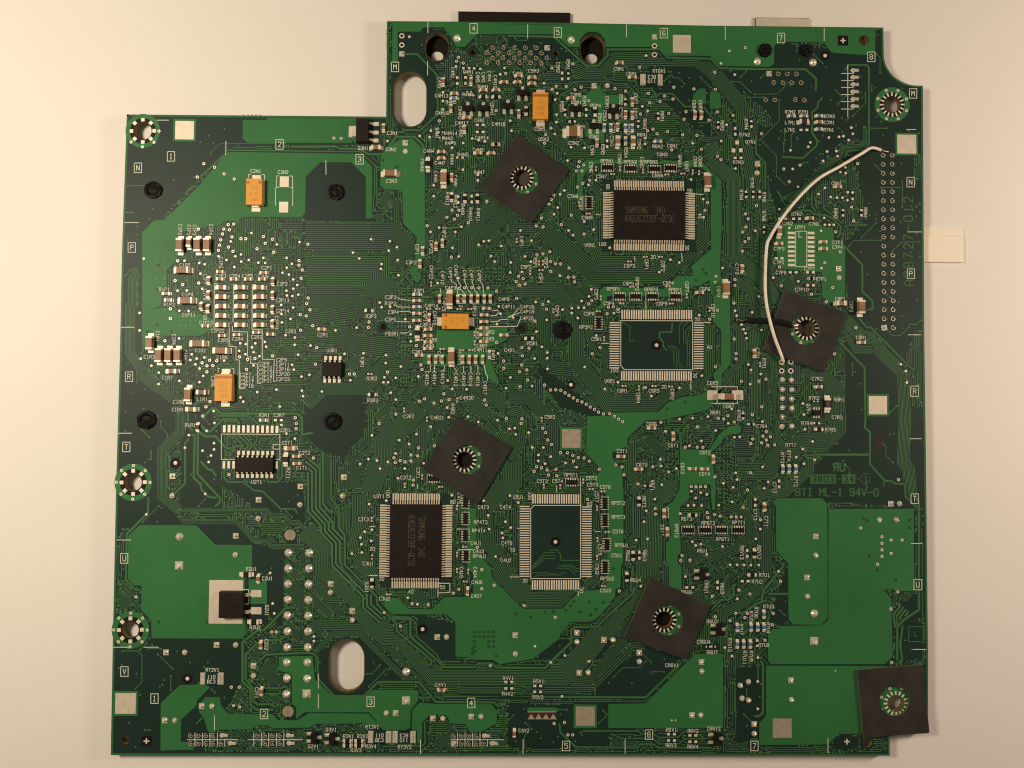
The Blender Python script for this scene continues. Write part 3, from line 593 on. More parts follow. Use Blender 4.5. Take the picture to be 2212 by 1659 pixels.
# large etched copper lettering and the ink stamp
etched = MB()
for ch, y in zip('A38727-012', (1145, 1050, 950, 850, 745, 650, 550, 445, 345, 240)): text(etched, ch, *dd('H', 1040, y), 90, 100, 'trace_mask', 12, .0035)
text(etched, 'BTI ML-1 94V-0', *dd('P', 1370, 935), 0, 80, 'trace_mask', 14, .0035, 66/80)
text(etched, 'R', *dd('P', 1355, 662), 0, 80, 'trace_mask', 20, .0035, flip=True); text(etched, 'U', *dd('P', 1428, 662), 0, 80, 'trace_mask', 20, .0035)
for x0, x1 in ((1078, 1357), (1422, 1570)): etched.slab([[wp(dd('P', *a)) for a in ((x0,740),(x1,740),(x1,842),(x0,842))]], .0004, .0034, 'trace_mask'); markpoly(pts(f'P:{x0},740 {x1},740 {x1},842 {x0},842'))
text(etched, '3803', *dd('P', 1217, 790), 0, 66, 'bare_mask', 11, .0045, .95); text(etched, '34', *dd('P', 1497, 790), 0, 66, 'bare_mask', 11, .0045, 1.0)
text(etched, '-', *dd('P', 1390, 790), 0, 50, 'trace_mask', 9, .0035); text(etched, '-', *dd('P', 1600, 790), 0, 50, 'trace_mask', 9, .0035); text(etched, '1', *dd('P', 1685, 785), 0, 50, 'trace_mask', 9, .0035)
for s in ('P:1650,735 1708,735','P:1650,845 1708,845','P:1635,752 1635,785','P:1635,800 1635,830','P:1722,752 1722,785','P:1722,800 1722,830'):
    etched.ribbon([wp(a) for a in pts(s)], 8*TU, .0004, .003, 'trace_mask')
etched.ribbon([wp(a) for a in pts('Z:1963,1353 1994,1353 1994,1386 1963,1386 1963,1352')], 9*TU, .0004, .003, 'trace_mask'); text(etched, 'L', 1978, 1369, 0, 50, 'trace_mask', 9, .0035); markrect(1978, 1369, 34, 36)
stamp = MB(); text(stamp, 'EAI', *dd('P', 1820, 420), -90, 92, 'red_ink', 15, .0032, .8)
etched.build('etched_lettering', BD, loc=BO, kind='stuff'); stamp.build('ink_stamp', BD, loc=BO)

# ------------------------------------------------------------------ small parts: builders, sizes in fine survey units
def m_chip(L, Wd, pad, body, hgt, bodymat, capmat='solder', cap=.22, padx=None, win=None):
    """two-terminal chip part, long axis x: L x Wd body, pads reaching out to +-pad"""
    mb = MB(); u = TU
    for s in (-1, 1): mb.box(*( (s*L*.30*u, -Wd*.46*u, .001, s*pad*u, Wd*.46*u, .012) if s > 0 else (s*pad*u, -Wd*.46*u, .001, s*L*.30*u, Wd*.46*u, .012)), 'solder', .006)
    h = hgt*u
    mb.box(-L*.5*u, -Wd*.5*u, .006, (-L*.5+L*cap)*u, Wd*.5*u, h, capmat, 1.5*u)
    mb.box((L*.5-L*cap)*u, -Wd*.5*u, .006, L*.5*u, Wd*.5*u, h, capmat, 1.5*u)
    mb.box((-L*.5+L*cap)*u, -Wd*.48*u, .006, (L*.5-L*cap)*u, Wd*.48*u, h*.985, bodymat, 1*u)
    if win: mb.box((-L*.2)*u, -Wd*.3*u, h*.985, (L*.2)*u, Wd*.3*u, h*1.0, win)
    return mb.mesh('chip_part')
KINDS = {
 'c0': ('capacitor', m_chip(38, 20, 27, 0, 14, 'brown_ceramic')), 'r0': ('resistor', m_chip(58, 26, 42, 0, 11, 'black_glass')),
 'b0': ('resistor', m_chip(40, 22, 28, 0, 11, 'blue_film')),
 'c6': ('capacitor', m_chip(74, 36, 52, 0, 30, 'brown_ceramic')), 'r6': ('resistor', m_chip(78, 38, 54, 0, 20, 'black_glass', 'solder', .2)),
 'b6': ('resistor', m_chip(70, 36, 52, 0, 20, 'blue_film')), 't6': ('capacitor', m_chip(74, 38, 54, 0, 30, 'tan_ceramic')),
 'c8': ('capacitor', m_chip(105, 50, 77, 0, 42, 'brown_ceramic', 'solder', .25)), 'r8': ('resistor', m_chip(100, 52, 78, 0, 24, 'black_glass', 'solder', .22)),
 'l8': ('inductor', m_chip(96, 52, 74, 0, 44, 'plum_ferrite', 'solder', .2)), 'fb': ('ferrite_bead', m_chip(108, 50, 86, 0, 44, 'black_glass', 'solder', .24)),
 'c2': ('capacitor', m_chip(145, 68, 107, 0, 62, 'brown_ceramic', 'solder', .14)), 'r2': ('resistor', m_chip(130, 66, 95, 0, 28, 'black_glass', 'solder', .2, win='chip_print')),
 'cb': ('capacitor', m_chip(150, 112, 113, 0, 70, 'tan_ceramic', 'solder', .2)),
}
COMP = '''B c6v:1508,895 1592,1180 1738,1410 860,1395|c6:1630,1025 1945,985 2085,985 1765,1285 2085,1580 2170,900|b6:1625,1072|r6:1945,1058 2085,1058|e:1910,1360 1910,1437|ev:1660,878 1750,876|c8:780,1615
B c6v:1810,890|e0:1790,1000 1780,1030 1820,1040|e0:1480,1440 1490,1500|s:1775,1190 1945,1190 2212,1165
C c6:118,830 263,850 105,900 262,915 1215,690 1355,845 685,1075|ev:590,828 852,1225 1080,1565|r0v:658,830 622,1225 1278,1110 1418,1350 1635,1265|r6v:197,1210 948,1220|c6v:1352,1110 1278,1250 1352,1255 1192,1385 2033,1255 2102,1255 967,1555 118,1240|b6v:1048,1390 1120,1390 1278,1395 1352,1395 1280,1535|b6:1630,1543|c8v:1193,1550 1360,1550|cb:705,1450|s:160,1020 740,1195 1148,1215 935,1380|r0:700,1325
D b6:872,1265 1007,1265 1172,1265 1170,1410|l8:1000,1335|t6:1170,1335|e:1010,1415|r0v:437,1350 75,1360|ev:262,1430
E c2:935,515|fbv:1342,410|c6:1490,275 1490,345 2080,195 1885,290 2030,290|c2v:1513,565|c6v:1600,550 1285,1350 1255,1490 1430,1300 1500,1265|r6v:1600,765 1743,780 1880,780|ev:1670,790 1818,785 1885,550|r0:1690,335|r0v:1605,200
F q:1085,445 1338,455 1592,460 1768,450|qv:882,825|c0v:958,455 1218,450 1470,480 2010,490 2080,500 775,840 95,1235 242,1585 340,1480 380,1480|c0:1140,515 1730,520 1905,510 875,945 1495,1415 1660,1415 1322,1465 360,1560|c2v:2165,600
G e:293,337 930,1000 780,1000 740,1430 893,1583 1080,1583|r0v:380,735 457,735 527,735 1435,935 1635,935 575,1120|c6:1070,998 735,1272 1215,1255 1375,655|t6:1220,1328|c6v:335,1545|c8v:735,1140|r0:1090,1645
H c8:298,1370|c2v:512,1410
I c2v:865,325 1058,325 1160,325 540,1385 638,1520 742,1520 843,1520|c8v:960,295|c2:893,597 935,928 1065,1393 1313,1470|c6:1298,612 1770,622 1295,690 1448,692 1603,692 1755,692 1140,1200 1320,1305 1480,1295 1690,1270 1845,1290|c6v:1170,705 1168,860 1162,1010 1090,985 1868,715 1865,865 1863,1020 1863,1175|r6:710,848 735,918
I c8:1315,783 1520,783 1725,783 1315,885 1520,885 1725,885 1315,988 1520,988 1725,988 1315,1090 1520,1090 1725,1090 1315,1190 1520,1190 1725,1190
J c2v:1578,355 1597,985|c6v:1470,350 1668,350 1740,350 1812,350 1883,350 1955,350 2020,350 1355,1010 1428,1010 1500,1010 1720,1010 1792,1010 1862,1010 1937,1010 1355,555|b6:1222,302 1220,438|c6:1222,372 1222,510 1220,588 1348,683 1345,752 1345,822 1340,893 1250,965 1980,457 1957,527 1953,600 1953,670 1953,742 1950,817 190,682 2170,745|fbv:1228,725|b6v:2010,955|r6:703,480 740,1393|b0:710,1168|c0:1350,460 1450,460 1680,462 1797,462 1495,898 1708,910 1810,910|c0v:1378,190 1850,730 1850,830 1662,1450 1083,1560
K q:1212,325 1388,325 1568,325 1822,325|qv:985,615|c0:1350,220 1742,215 1240,400 1780,403 985,487 1265,1300 1590,1300 1770,1305|c0v:1010,340 1945,320 495,480 1045,785 1425,1320 2195,465|c6:2085,285|r6:230,782
L c2v:155,240|c6v:468,945|b0v:533,1065|c6:1635,825 1165,1308|r2v:1262,1495|c2:180,1415|r0v:347,1620|r0:1090,130|e:1082,203|e0:1140,1468
M c8:775,172 988,585 2060,1007|c2v:955,425|l8:1100,400|r6v:1050,780|b6:1765,703|e:1925,703|r8v:2007,1130|c6:2125,1095 2130,1173
N qv:1750,1040 1750,1220 1750,1405 1755,1625|c0v:1330,140 1280,770 1090,860 730,1230 1660,1100 1660,1610 735,1640|c0:1480,875 1740,1528|q:1400,785
O c0v:368,145 390,870 570,875 820,815 970,1110 975,1450|c6:1563,235 1232,543 1422,682 2008,678 2140,680|c6v:1797,325 1697,1165 1733,1365|q:695,825 1960,1345 2145,1345|c0:905,900 1035,925 1080,1365|qv:1055,1055 1055,1240 1075,1505|r6v:1425,1035|r0:1520,865|r6:2010,1183
P b6v:778,680 848,680 920,680|ev:740,845 480,1045 393,1600|t6v:577,1095|q:112,1345 293,1345|r0v:347,105|r0:435,195 1145,183|c6v:22,575|r6v:470,1600|r6:1170,250
Q r8:1580,1000|t6v:1710,1045
R c0v:733,535 1657,680 1780,690|c0:1750,800 915,940|c6v:1773,905|r6v:733,820
S qv:1057,645|c0:1040,850|r6v:1362,520 1293,750|ev:1430,515|c0v:970,540|sl:2110,725|e:1980,865
T r6:445,727|e:370,797|ev:70,840|b6v:573,1155 283,1300 433,1295 505,1295 573,1295 283,1480 352,1480 425,1480|r0v:500,1470|sl:75,1320|e0:25,1510
U c6v:1738,315 1745,820|r8:1665,65
V c6:1490,803|sl:105,1325 300,1340|r6:468,1360 595,1360 468,1410 595,1410
W e:10,722 10,792 325,765 323,830 1780,1290 1780,1360 2013,1303 2013,1373|c6v:70,1275|e0:2180,338
Z sl:1546,1595|e0:1455,1556'''.split('\n')
def mark_part(x, y, w, h, v):
    if v: w, h = h, w
    markrect(x, y, w/5.04 + 3, h/5.04 + 3)
SIZE = dict(c0=(54,20),r0=(84,26),b0=(56,22),c6=(104,36),r6=(108,38),b6=(104,36),t6=(108,38),c8=(154,50),r8=(156,52),l8=(148,52),fb=(172,50),c2=(214,68),r2=(190,66),cb=(226,112))
padm = {}
def padmesh(w, h, m='solder', z=.012, ch=.004):
    k = (w, h, m)
    if k not in padm: b = MB(); b.box(-w/2*TU, -h/2*TU, .0008, w/2*TU, h/2*TU, z, m, ch); padm[k] = b.mesh('pad')
    return padm[k]
def place(name, me, x, y, v=False, rz=None, label=None, z=0, parent=None):
    p = at(x, y); rz = (math.pi/2 if v else 0) if rz is None else rz
    return link(name, me, BD, (p.x, p.y, .16 + z), rz, label=label)
# resistor pack: black body, four leads on each long side, white frame
mb = MB(); u = TU
mb.box(-54*u, -24*u, .006, 54*u, 24*u, 24*u, 'black_glass', 2*u)
pack_body = mb.mesh('pack_body')
mb = MB(); mb.box(-7*u, -12*u, .001, 7*u, 12*u, 10*u, 'solder', 3*u); lead_small = mb.mesh('lead')
# small three-legged transistor
mb = MB(); mb.box(-56*u, -30*u, 6*u, 56*u, 30*u, 42*u, 'black_resin', 5*u); sot_body = mb.mesh('transistor_body')
mb = MB(); mb.box(-18*u, -30*u, .001, 18*u, 30*u, 8*u, 'shiny_solder', 3*u); mb.box(-9*u, -4*u, 6*u, 9*u, 30*u, 18*u, 'shiny_solder', 3*u); sot_lead = mb.mesh('lead')
def sub(name, me, par, x, y, rz=0, z=0): return link(name, me, par, (x*TU, y*TU, z), rz)
frame_me = {}
for s in (-1, 1):
    fr = MB(); fr.ribbon([(s*56*u, -40*u), (s*68*u, -40*u), (s*68*u, 40*u), (s*56*u, 40*u)], 6*u, .004, .0062, 'silk'); frame_me[s] = fr.mesh('printed_frame')
for row in COMP:
    t = row[0]
    for g in row[2:].split('|'):
        k, q = g.split(':'); v = k.endswith('v') and k != 'ev' or k == 'ev' or k == 'qv'
        kk = k[:-1] if (k.endswith('v')) else k
        for e in q.split():
            x, y = dd(t, *map(float, e.split(',')))
            if kk in SIZE:
                nm, me = KINDS[kk]; place(nm, me, x, y, v, rz=(math.pi/2 if v else 0) + random.uniform(-.03, .03)); mark_part(x, y, *SIZE[kk], v)
            elif kk in ('e', 'e0'):
                d = 32 if kk == 'e' else 20; w = 32 if kk == 'e' else 16; h = 26 if kk == 'e' else 18
                for s in (-1, 1):
                    px, py = (x, y + s*d/5.04) if v else (x + s*d/5.04, y)
                    place('solder_pad', padmesh(w, h, 'solder', .0105), px, py, v)
                mark_part(x, y, 100, 36, v)
            elif kk == 'q':
                o = place('resistor_pack', pack_body, x, y, v)
                for i in range(4):
                    for s in (-1, 1): sub('lead', lead_small, o, -39 + 26*i, s*34)
                for s in (-1, 1): link('printed_frame', frame_me[s], o, (0,0,0))
                mark_part(x, y, 140, 90, v)
            elif kk in ('s', 'sl'):
                o = place('transistor', sot_body, x, y, rz=0 if kk == 's' else math.pi/2 + math.pi)
                for px, py, r in ((-40, -52, math.pi*0), (40, -52, 0), (0, 50, math.pi)): sub('lead', sot_lead, o, px, py, r)
                mark_part(x, y, 130, 150, kk == 'sl')
for t, x, y in (('G',283,170),('G',243,257),('G',322,255)): place('solder_pad', padmesh(40, 44), *dd(t, x, y)); markdot(*dd(t,x,y), 6)
for t, x, y, w, h in (('A',1990,873,100,120),('A',1983,1150,100,120),('L',10,1398,105,105),('L',287,1398,125,105)):
    place('solder_pad', padmesh(w, h, 'bare_pad', .0105), *dd(t, x, y)); mark_part(*dd(t,x,y), w, h, 0)

# tantalum capacitors
def tant(t, x, y, v, L, Wd, flip, label, notch):
    x, y = dd(t, x, y); mb = MB(); h = 70*u; a, b = L/2*u, Wd/2*u; c = 5*u
    vs = []
    for z, k in ((12*u, 1.0), (30*u, 1.0), (h, .955)):
        kx = 1 - (1-k)*Wd/L; vs += [(-a*kx, -b*k, z), (a*kx, -b*k, z), (a*kx, b*k, z), (-a*kx, b*k, z)]
    mb.add(vs, [(0,1,5,4),(1,2,6,5),(2,3,7,6),(3,0,4,7),(4,5,9,8),(5,6,10,9),(6,7,11,10),(7,4,8,11),(8,9,10,11)], 'orange_resin')
    rz = (math.pi/2 if v else 0) + (math.pi if flip else 0)
    o = place('tantalum_capacitor', mb.mesh('tantalum_body'), x, y, rz=rz, label=label)
    st = MB()
    if notch:
        for s in (-1, 1): st.box(a*.60, min(s*b*.93, s*b*.55), h, a*.80, max(s*b*.93, s*b*.55), h + .0012, 'orange_stripe')
    else: st.box(a*.66, -b*.94, h, a*.84, b*.94, h + .0012, 'orange_stripe')
    link('polarity_stripe', st.mesh('polarity_stripe'), o, (0,0,0))
    mk = MB()
    for j, wd_ in enumerate(('107','616','1N8')):
        cxx = a*.25 - j*a*.42
        ww = at(0,0)
        txt_local(mk, wd_, cxx, 0, -90, 34*u, 'orange_mark', 4*u, h + .001)
    link('marking', mk.mesh('marking'), o, (0,0,0))
    for s in (-1, 1):
        tb = MB(); x0, x1 = sorted((s*a*.9, s*(a + 56*u))); tb.box(x0, -50*u, .001, x1, 44*u, .010, 'bare_pad', .003)
        x0, x1 = sorted((s*a*.96, s*(a + 12*u))); tb.box(x0, -40*u, .008, x1, 36*u, 34*u, 'shiny_solder', 3*u)
        link('terminal', tb.mesh('terminal'), o, (0,0,0))
    mark_part(x, y, L + 80, Wd + 10, v)
mat('orange_mark', (.50, .20, .02), .6)
def txt_local(mbld, s, x, y, rot, hh, m, w, z, adv=30/35, xs=.86):
    uu = hh/6; ad = hh*adv; L = ad*(len(s)-1)+4*uu*xs; c, sn = math.cos(math.radians(rot)), math.sin(math.radians(rot))
    for i, ch in enumerate(s):
        for st in GL.get(ch, '').split():
            q = [(x + (-L/2+i*ad+int(a)*uu*xs)*c - (int(b)-3)*uu*sn, y + (-L/2+i*ad+int(a)*uu*xs)*sn + (int(b)-3)*uu*c) for a, b in zip(st[::2], st[1::2])]
            for a, b in zip(q, q[1:]): mbld.ribbon([a, b], w, z-.0008, z + random.random()*.0004, m)
tant('A', 1682, 1000, 1, 292, 178, 0, 'orange tantalum capacitor by the print C2N1', True)
tant('C', 352, 1178, 1, 300, 172, 0, 'orange tantalum capacitor by the print C5M5', False)
tant('M', 1350, 350, 1, 298, 190, 0, 'orange tantalum capacitor by the print C2R6', False)
tant('J', 1643, 602, 0, 292, 172, 1, 'orange tantalum capacitor lying crosswise in the middle of the board', True)

# resettable fuses with white lettering
def fuse(t, x, y, flip, label):
    x, y = dd(t, x, y); mb = MB(); mb.box(-72*u, -58*u, .006, 72*u, 58*u, 22*u, 'dark_fuse', 2*u)
    o = place('fuse', mb.mesh('fuse_body'), x, y, rz=math.pi if flip else 0, label=label)
    mk = MB(); txt_local(mk, '110', 0, 26*u, 0, 36*u, 'silk', 6*u, 22.6*u); txt_local(mk, 'BC3', 0, -24*u, 0, 36*u, 'silk', 6*u, 22.6*u)
    link('marking', mk.mesh('marking'), o, (0,0,0))
    for s in (-1, 1):
        tb = MB(); x0, x1 = sorted((s*66*u, s*124*u)); tb.box(x0, -64*u, .001, x1, 64*u, 14*u, 'shiny_solder', 8*u)
        x0, x1 = sorted((s*66*u, s*96*u)); tb.box(x0, -58*u, 8*u, x1, 58*u, 26*u, 'shiny_solder', 5*u)
        link('terminal', tb.mesh('terminal'), o, (0,0,0))
    mark_part(x, y, 260, 136, 0)
mat('dark_fuse', (.012, .035, .028), .3)
fuse('C', 1562, 870, 1, 'fuse with upside-down lettering below the print RT6M1'); fuse('U', 1203, 685, 0, 'fuse below the print RT2V1')
fuse('V', 817, 1320, 0, 'fuse below the print RT3V1'); fuse('V', 1083, 1320, 1, 'fuse with upside-down lettering above the print RT3V2')

# gull-wing pin: origin at body edge, reaching towards +y
def pinmesh(w, l, h, foot):
    b = MB(); z = h
    P = [(-2, z), (l*.22, z), (l*.42, 5), (l, 5)]
    vs = []
    for yy, zc in P: vs += [(-w/2*u, yy*u, zc*u), (w/2*u, yy*u, zc*u)]
    for yy, zc in P: vs += [(-w/2*u, yy*u, (zc-5)*u+.0008), (w/2*u, yy*u, (zc-5)*u+.0008)]
    fs = [(2*i, 2*i+1, 2*i+3, 2*i+2) for i in range(3)] + [(2*i, 2*i+2, 8+2*i+2, 8+2*i) for i in range(3)] + [(2*i+1, 8+2*i+1, 8+2*i+3, 2*i+3) for i in range(3)] + [(6,7,15,14)]
    b.add(vs, fs, 'pin_metal'); b.box(-foot/2*u, l*.40*u, .0008, foot/2*u, l*1.04*u, 3.2*u, 'solder')
    return b.mesh('pin')
mat('pin_metal', (.72, .64, .49), .4, .25, var=.2, scale=30)
def chip(name, t, x, y, L, Wd, h, label, bm='black_resin'):
    x, y = dd(t, x, y); b = MB()
    a, c = L/2*u, Wd/2*u
    b.add([(-a,-c,h*.5*u),(a,-c,h*.5*u),(a,c,h*.5*u),(-a,c,h*.5*u),(-a*.975,-c*.965,h*u),(a*.975,-c*.965,h*u),(a*.975,c*.965,h*u),(-a*.975,c*.965,h*u),
           (-a*.97,-c*.96,4*u),(a*.97,-c*.96,4*u),(a*.97,c*.96,4*u),(-a*.97,c*.96,4*u)],
          [(0,1,5,4),(1,2,6,5),(2,3,7,6),(3,0,4,7),(4,5,6,7),(8,9,1,0),(9,10,2,1),(10,11,3,2),(11,8,0,3)], bm)
    o = place(name, b.mesh(name + '_body'), x, y, label=label)
    return o, x, y
qp = pinmesh(13, 108, 24, 17)
def qfp(t, x, y, L, Wd, nx, ny, label):
    o, px, py = chip('memory_chip', t, x, y, L, Wd, 42, label)
    for i in range(nx):
        xx = (i-(nx-1)/2)*26.0
        sub('pin', qp, o, xx, Wd/2-2, 0); sub('pin', qp, o, xx, -Wd/2+2, math.pi)
    for i in range(ny):
        yy = (i-(ny-1)/2)*26.0
        sub('pin', qp, o, L/2-2, yy, -math.pi/2); sub('pin', qp, o, -L/2+2, yy, math.pi/2)
    markrect(px, py, (L+240)/5.04, (Wd+240)/5.04)
    return o
o = qfp('F', 1535, 966, 792, 552, 30, 20, 'black memory chip lying wide, by the print U6N1')
mk = MB(); txt_local(mk, 'SAMSUNG  340', -50*u, 52*u, 0, 72*u, 'chip_print', 6*u, 42.5*u, .50, .52); txt_local(mk, 'K4D263238F-QC50', 0, -42*u, 0, 72*u, 'chip_print', 6*u, 42.5*u, .50, .52)
link('marking', mk.mesh('marking'), o, (0,0,0))
mk = MB(); mk.disc(-285*u, -180*u, 26*u, 42*u, 42.6*u, 'black_paint'); link('pin_one_dimple', mk.mesh('pin_one_dimple'), o, (0,0,0))
o = qfp('N', 1210, 1462, 560, 792, 20, 30, 'black memory chip standing tall, by the print U3T1')
mk = MB(); txt_local(mk, 'SAMSUNG  340', 66*u, 45*u, -90, 72*u, 'chip_print', 6*u, 42.5*u, .50, .52); txt_local(mk, 'K4D263238F-QC50', -42*u, 5*u, -90, 72*u, 'chip_print', 6*u, 42.5*u, .50, .52)
link('marking', mk.mesh('marking'), o, (0,0,0))
mk = MB(); mk.disc(-165*u, 288*u, 36*u, 42*u, 42.6*u, 'black_paint'); link('pin_one_dimple', mk.mesh('pin_one_dimple'), o, (0,0,0))
# small-outline chips
sp = pinmesh(20, 66, 28, 30)
o, px, py = chip('small_chip', 'J', 305, 1118, 212, 156, 50, 'black eight-pin chip by the print U3R1')
for i in range(4): sub('pin', sp, o, -78+52*i, 76); sub('pin', sp, o, -84+52*i, -76, math.pi)
markrect(px, py, 46, 62)
o, px, py = chip('small_chip', 'M', 1673, 1185, 412, 158, 50, 'black sixteen-pin chip by the print U2T1')
for i in range(8): sub('pin', sp, o, -180+52*i, 77); sub('pin', sp, o, -184+52*i, -77, math.pi)
mk = MB(); mk.disc(140*u, 30*u, 15*u, 50*u, 50.5*u, 'black_paint'); link('pin_one_dimple', mk.mesh('pin_one_dimple'), o, (0,0,0)); markrect(px, py, 88, 64)
o, px, py = chip('small_chip', 'L', 1145, 1590, 80, 56, 40, 'tiny six-pin chip by the print Q7R1')
sp3 = pinmesh(13, 30, 18, 17)
for i in (-1,0,1): sub('pin', sp3, o, i*28, 26); sub('pin', sp3, o, i*28, -26, math.pi)
markrect(px, py, 20, 24)
# regulator with broad tab, power transistor on its big pad
o, px, py = chip('voltage_regulator', 'B', 637, 1438, 136, 262, 70, 'black regulator with a broad metal tab by the print Q3N1')
tb = MB(); tb.box(-158*u, -62*u, .001, -90*u, 62*u, 12*u, 'bare_pad', 4*u); tb.box(-120*u, -58*u, 8*u, -64*u, 58*u, 30*u, 'steel', 4*u); link('tab', tb.mesh('tab'), o, (0,0,0))
lm = pinmesh(26, 98, 30, 40)
for yy in (90, -5, -92): sub('pin', lm, o, 66, yy, -math.pi/2)
markrect(px, py, 72, 58)
pd = MB(); pd.box(-181*u, -232*u, .0008, 181*u, 232*u, .009, 'bare_pad', .003); place('heat_pad', pd.mesh('heat_pad'), *dd('Q', 1354, 1298))
o, px, py = chip('power_transistor', 'Q', 1440, 1312, 262, 280, 90, 'black power transistor on a large bare metal pad')
tb = MB(); tb.box(-141*u, -118*u, 10*u, -122*u, 118*u, 28*u, 'steel', 3*u); link('tab', tb.mesh('tab'), o, (0,0,0))
lm = pinmesh(38, 135, 46, 40); stub = MB(); stub.box(0, -10*u, 30*u, 32*u, 10*u, 46*u, 'tinned', 3*u)
for yy in (98, -84): sub('pin', lm, o, 128, yy, -math.pi/2)
link('cut_pin', stub.mesh('cut_pin'), o, (128*u, 0, 0))
for yy in (1208, 1395): place('solder_pad', padmesh(112, 76, 'bare_pad', .0100), *dd('Q', 1684, yy))
markpoly(pts('Q:1170,1060 1800,1060 1800,1540 1170,1540'))
mk = MB(); mk.disc(55*u, -20*u, 22*u, 90*u, 90.5*u, 'black_paint'); link('pin_one_dimple', mk.mesh('pin_one_dimple'), o, (0,0,0))

# rows of empty pads
def padrow(t, x0, y0, x1, y1, n, w, h):
    me = padmesh(w, h, 'solder', .0095, .002)
    for i in range(n):
        a = i/(n-1) if n > 1 else 0; x, y = dd(t, x0+(x1-x0)*a, y0+(y1-y0)*a); place('solder_pad', me, x, y); mark_part(x, y, w, h, 0)
padrow('K',1243,520,1996,522,30,15,102); padrow('K',1238,1189,1993,1190,30,15,102)
padrow('K',1162,611,1158,1102,20,108,12); padrow('K',2077,612,2075,1106,20,108,12)
padrow('O',272,1006,768,1008,20,15,102); padrow('S',268,838,766,836,20,15,102)
padrow('O',182,1090,180,1850,30,108,12); padrow('O',858,1095,856,1852,30,108,12)
padrow('M',1337,797,1910,803,12,30,78); padrow('M',1333,1188,1438,1190,3,28,80); padrow('M',1905,1190,1905,1190,1,26,80)
padrow('G',872,1155,873,1503,8,76,28); padrow('G',1087,1155,1088,1503,8,76,28)
markpoly(pts('K:1235,595 2005,595 2005,1118 1235,1118')); markpoly(pts('O:250,1085 785,1085 785,1870 250,1870'))

# big square test pads with a green border
for t, x, y, s, bdr in (('A',905,312,205,250),('C',1893,478,200,0),('L',1815,1508,200,245),('O',690,350,200,248),('U',262,955,218,262),('W',842,1095,205,250),('X',497,1225,205,0),('Z',1958.5,311.5,42*5.04,50*5.04)):
    x, y = dd(t, x, y); b = MB(); b.box(-s/2*u, -s/2*u, .0008, s/2*u, s/2*u, .009, 'dim_pad' if t in 'OWX' else 'bare_pad', .002); place('test_pad', b.mesh('test_pad'), x, y)
    if bdr: b = MB(); b.box(-bdr/2*u, -bdr/2*u, .0006, bdr/2*u, bdr/2*u, .0055, 'pour_mask'); place('copper_border', b.mesh('copper_border'), x, y)
    mark_part(x, y, max(s, bdr), max(s, bdr), 0)

# fitted mounting rings round the screw holes
def mount(t, x, y, n, ro, rl0, rl1, lw, vr, nv, skip=()):
    X, Y = dd(t, x, y); p = at(X, Y); b = MB()
    b.ring(0, 0, rl1*u, ro*u, .0006, .0056, 'pour_mask', 36)
    o = link('mounting_ring', b.mesh('mounting_ring'), BD, (p.x, p.y, .16))
    b = MB(); b.ring(0, 0, (rl0-8)*u, (rl1+1)*u, .0007, .0035, 'black_paint', 32); link('dark_annulus', b.mesh('dark_annulus'), o, (0,0,0))
    b = MB(); b.box(rl0*u, -lw/2*u, .001, rl1*u, lw/2*u, .0105, 'solder', .003); lug = b.mesh('contact_lug')
    for i in range(n): link('contact_lug', lug, o, (0,0,0), 6.28319*i/n + .02)
    b = MB(); b.ring(0, 0, 7*u, 17*u, .001, .008, 'solder', 10); b.disc(0, 0, 7*u, .001, .006, 'hole_ring', 8); rg = b.mesh('via_ring')
    for i in range(nv):
        if i in skip: continue
        a = 6.28319*(i+.5 if nv == 8 and n == 16 else i)/nv; link('via_ring', rg, o, (vr*math.cos(a)*u, vr*math.sin(a)*u, .001))
    markdot(X, Y, ro/5.04 + 2)
mount('A',450,320,8,188,104,142,40,176,8,(1,2,3,4)); mount('M',345,1380,8,200,104,145,40,180,8); mount('U',315,155,8,200,102,142,40,178,8); mount('D',1970,1140,16,196,96,138,17,172,8)
for t, x, y in (('F',150,555),('L',1040,670),('N',1737,585),('S',1700,1220),('X',1735,955)): mount(t, x, y, 16, 196, 94, 134, 17, 172, 8)

# ------------------------------------------------------------------ through-hole joints
b = MB(); b.disc(0, 0, 30*u, .001, 8*u, 'shiny_solder', 14, r2=26*u); b.disc(0, 0, 20*u, 7*u, 22*u, 'shiny_solder', 10, dome=8*u, r2=11*u); b.box(-6*u, -5*u, 12*u, 26*u, 7*u, 26*u, 'shiny_solder', 4*u); j_round = b.mesh('solder_joint')
b = MB(); b.box(-30*u, -30*u, .001, 30*u, 30*u, 8*u, 'shiny_solder', 4*u); b.disc(0, 0, 20*u, 7*u, 24*u, 'shiny_solder', 9, dome=6*u, r2=9*u); b.box(-4*u, -5*u, 12*u, 24*u, 6*u, 28*u, 'tinned', 4*u); j_sq = b.mesh('solder_joint')
b = MB(); b.ring(0, 0, 17*u, 29*u, .001, 5*u, 'solder', 16); b.disc(0, 0, 17*u, .001, 3*u, 'black_paint', 12); j_ring = b.mesh('pin_hole')
b = MB(); b.ring(0, 0, 18*u, 26*u, .001, 4.5*u, 'dull_solder', 16, 1.2, 6.0); b.disc(0, 0, 24*u, .001, 3.4*u, 'black_paint', 14); b.disc(3*u, 2*u, 8*u, 3*u, 18*u, 'dull_solder', 7, dome=2*u, r2=6*u); b.box(4*u, -2*u, 3*u, 24*u, 6*u, 9*u, 'dull_solder', 1.5*u); j_pin = b.mesh('solder_joint')  # ring drawn as its lit crescent only, the unlit side left black
b = MB(); b.disc(0, 0, 44*u, .001, 12*u, 'shiny_solder', 18, r2=38*u); b.disc(0, 0, 38*u, 12*u, 30*u, 'shiny_solder', 14, dome=10*u, r2=18*u); b.box(-5*u, -14*u, 20*u, 20*u, 12*u, 38*u, 'shiny_solder', 5*u); j_big = b.mesh('solder_joint')
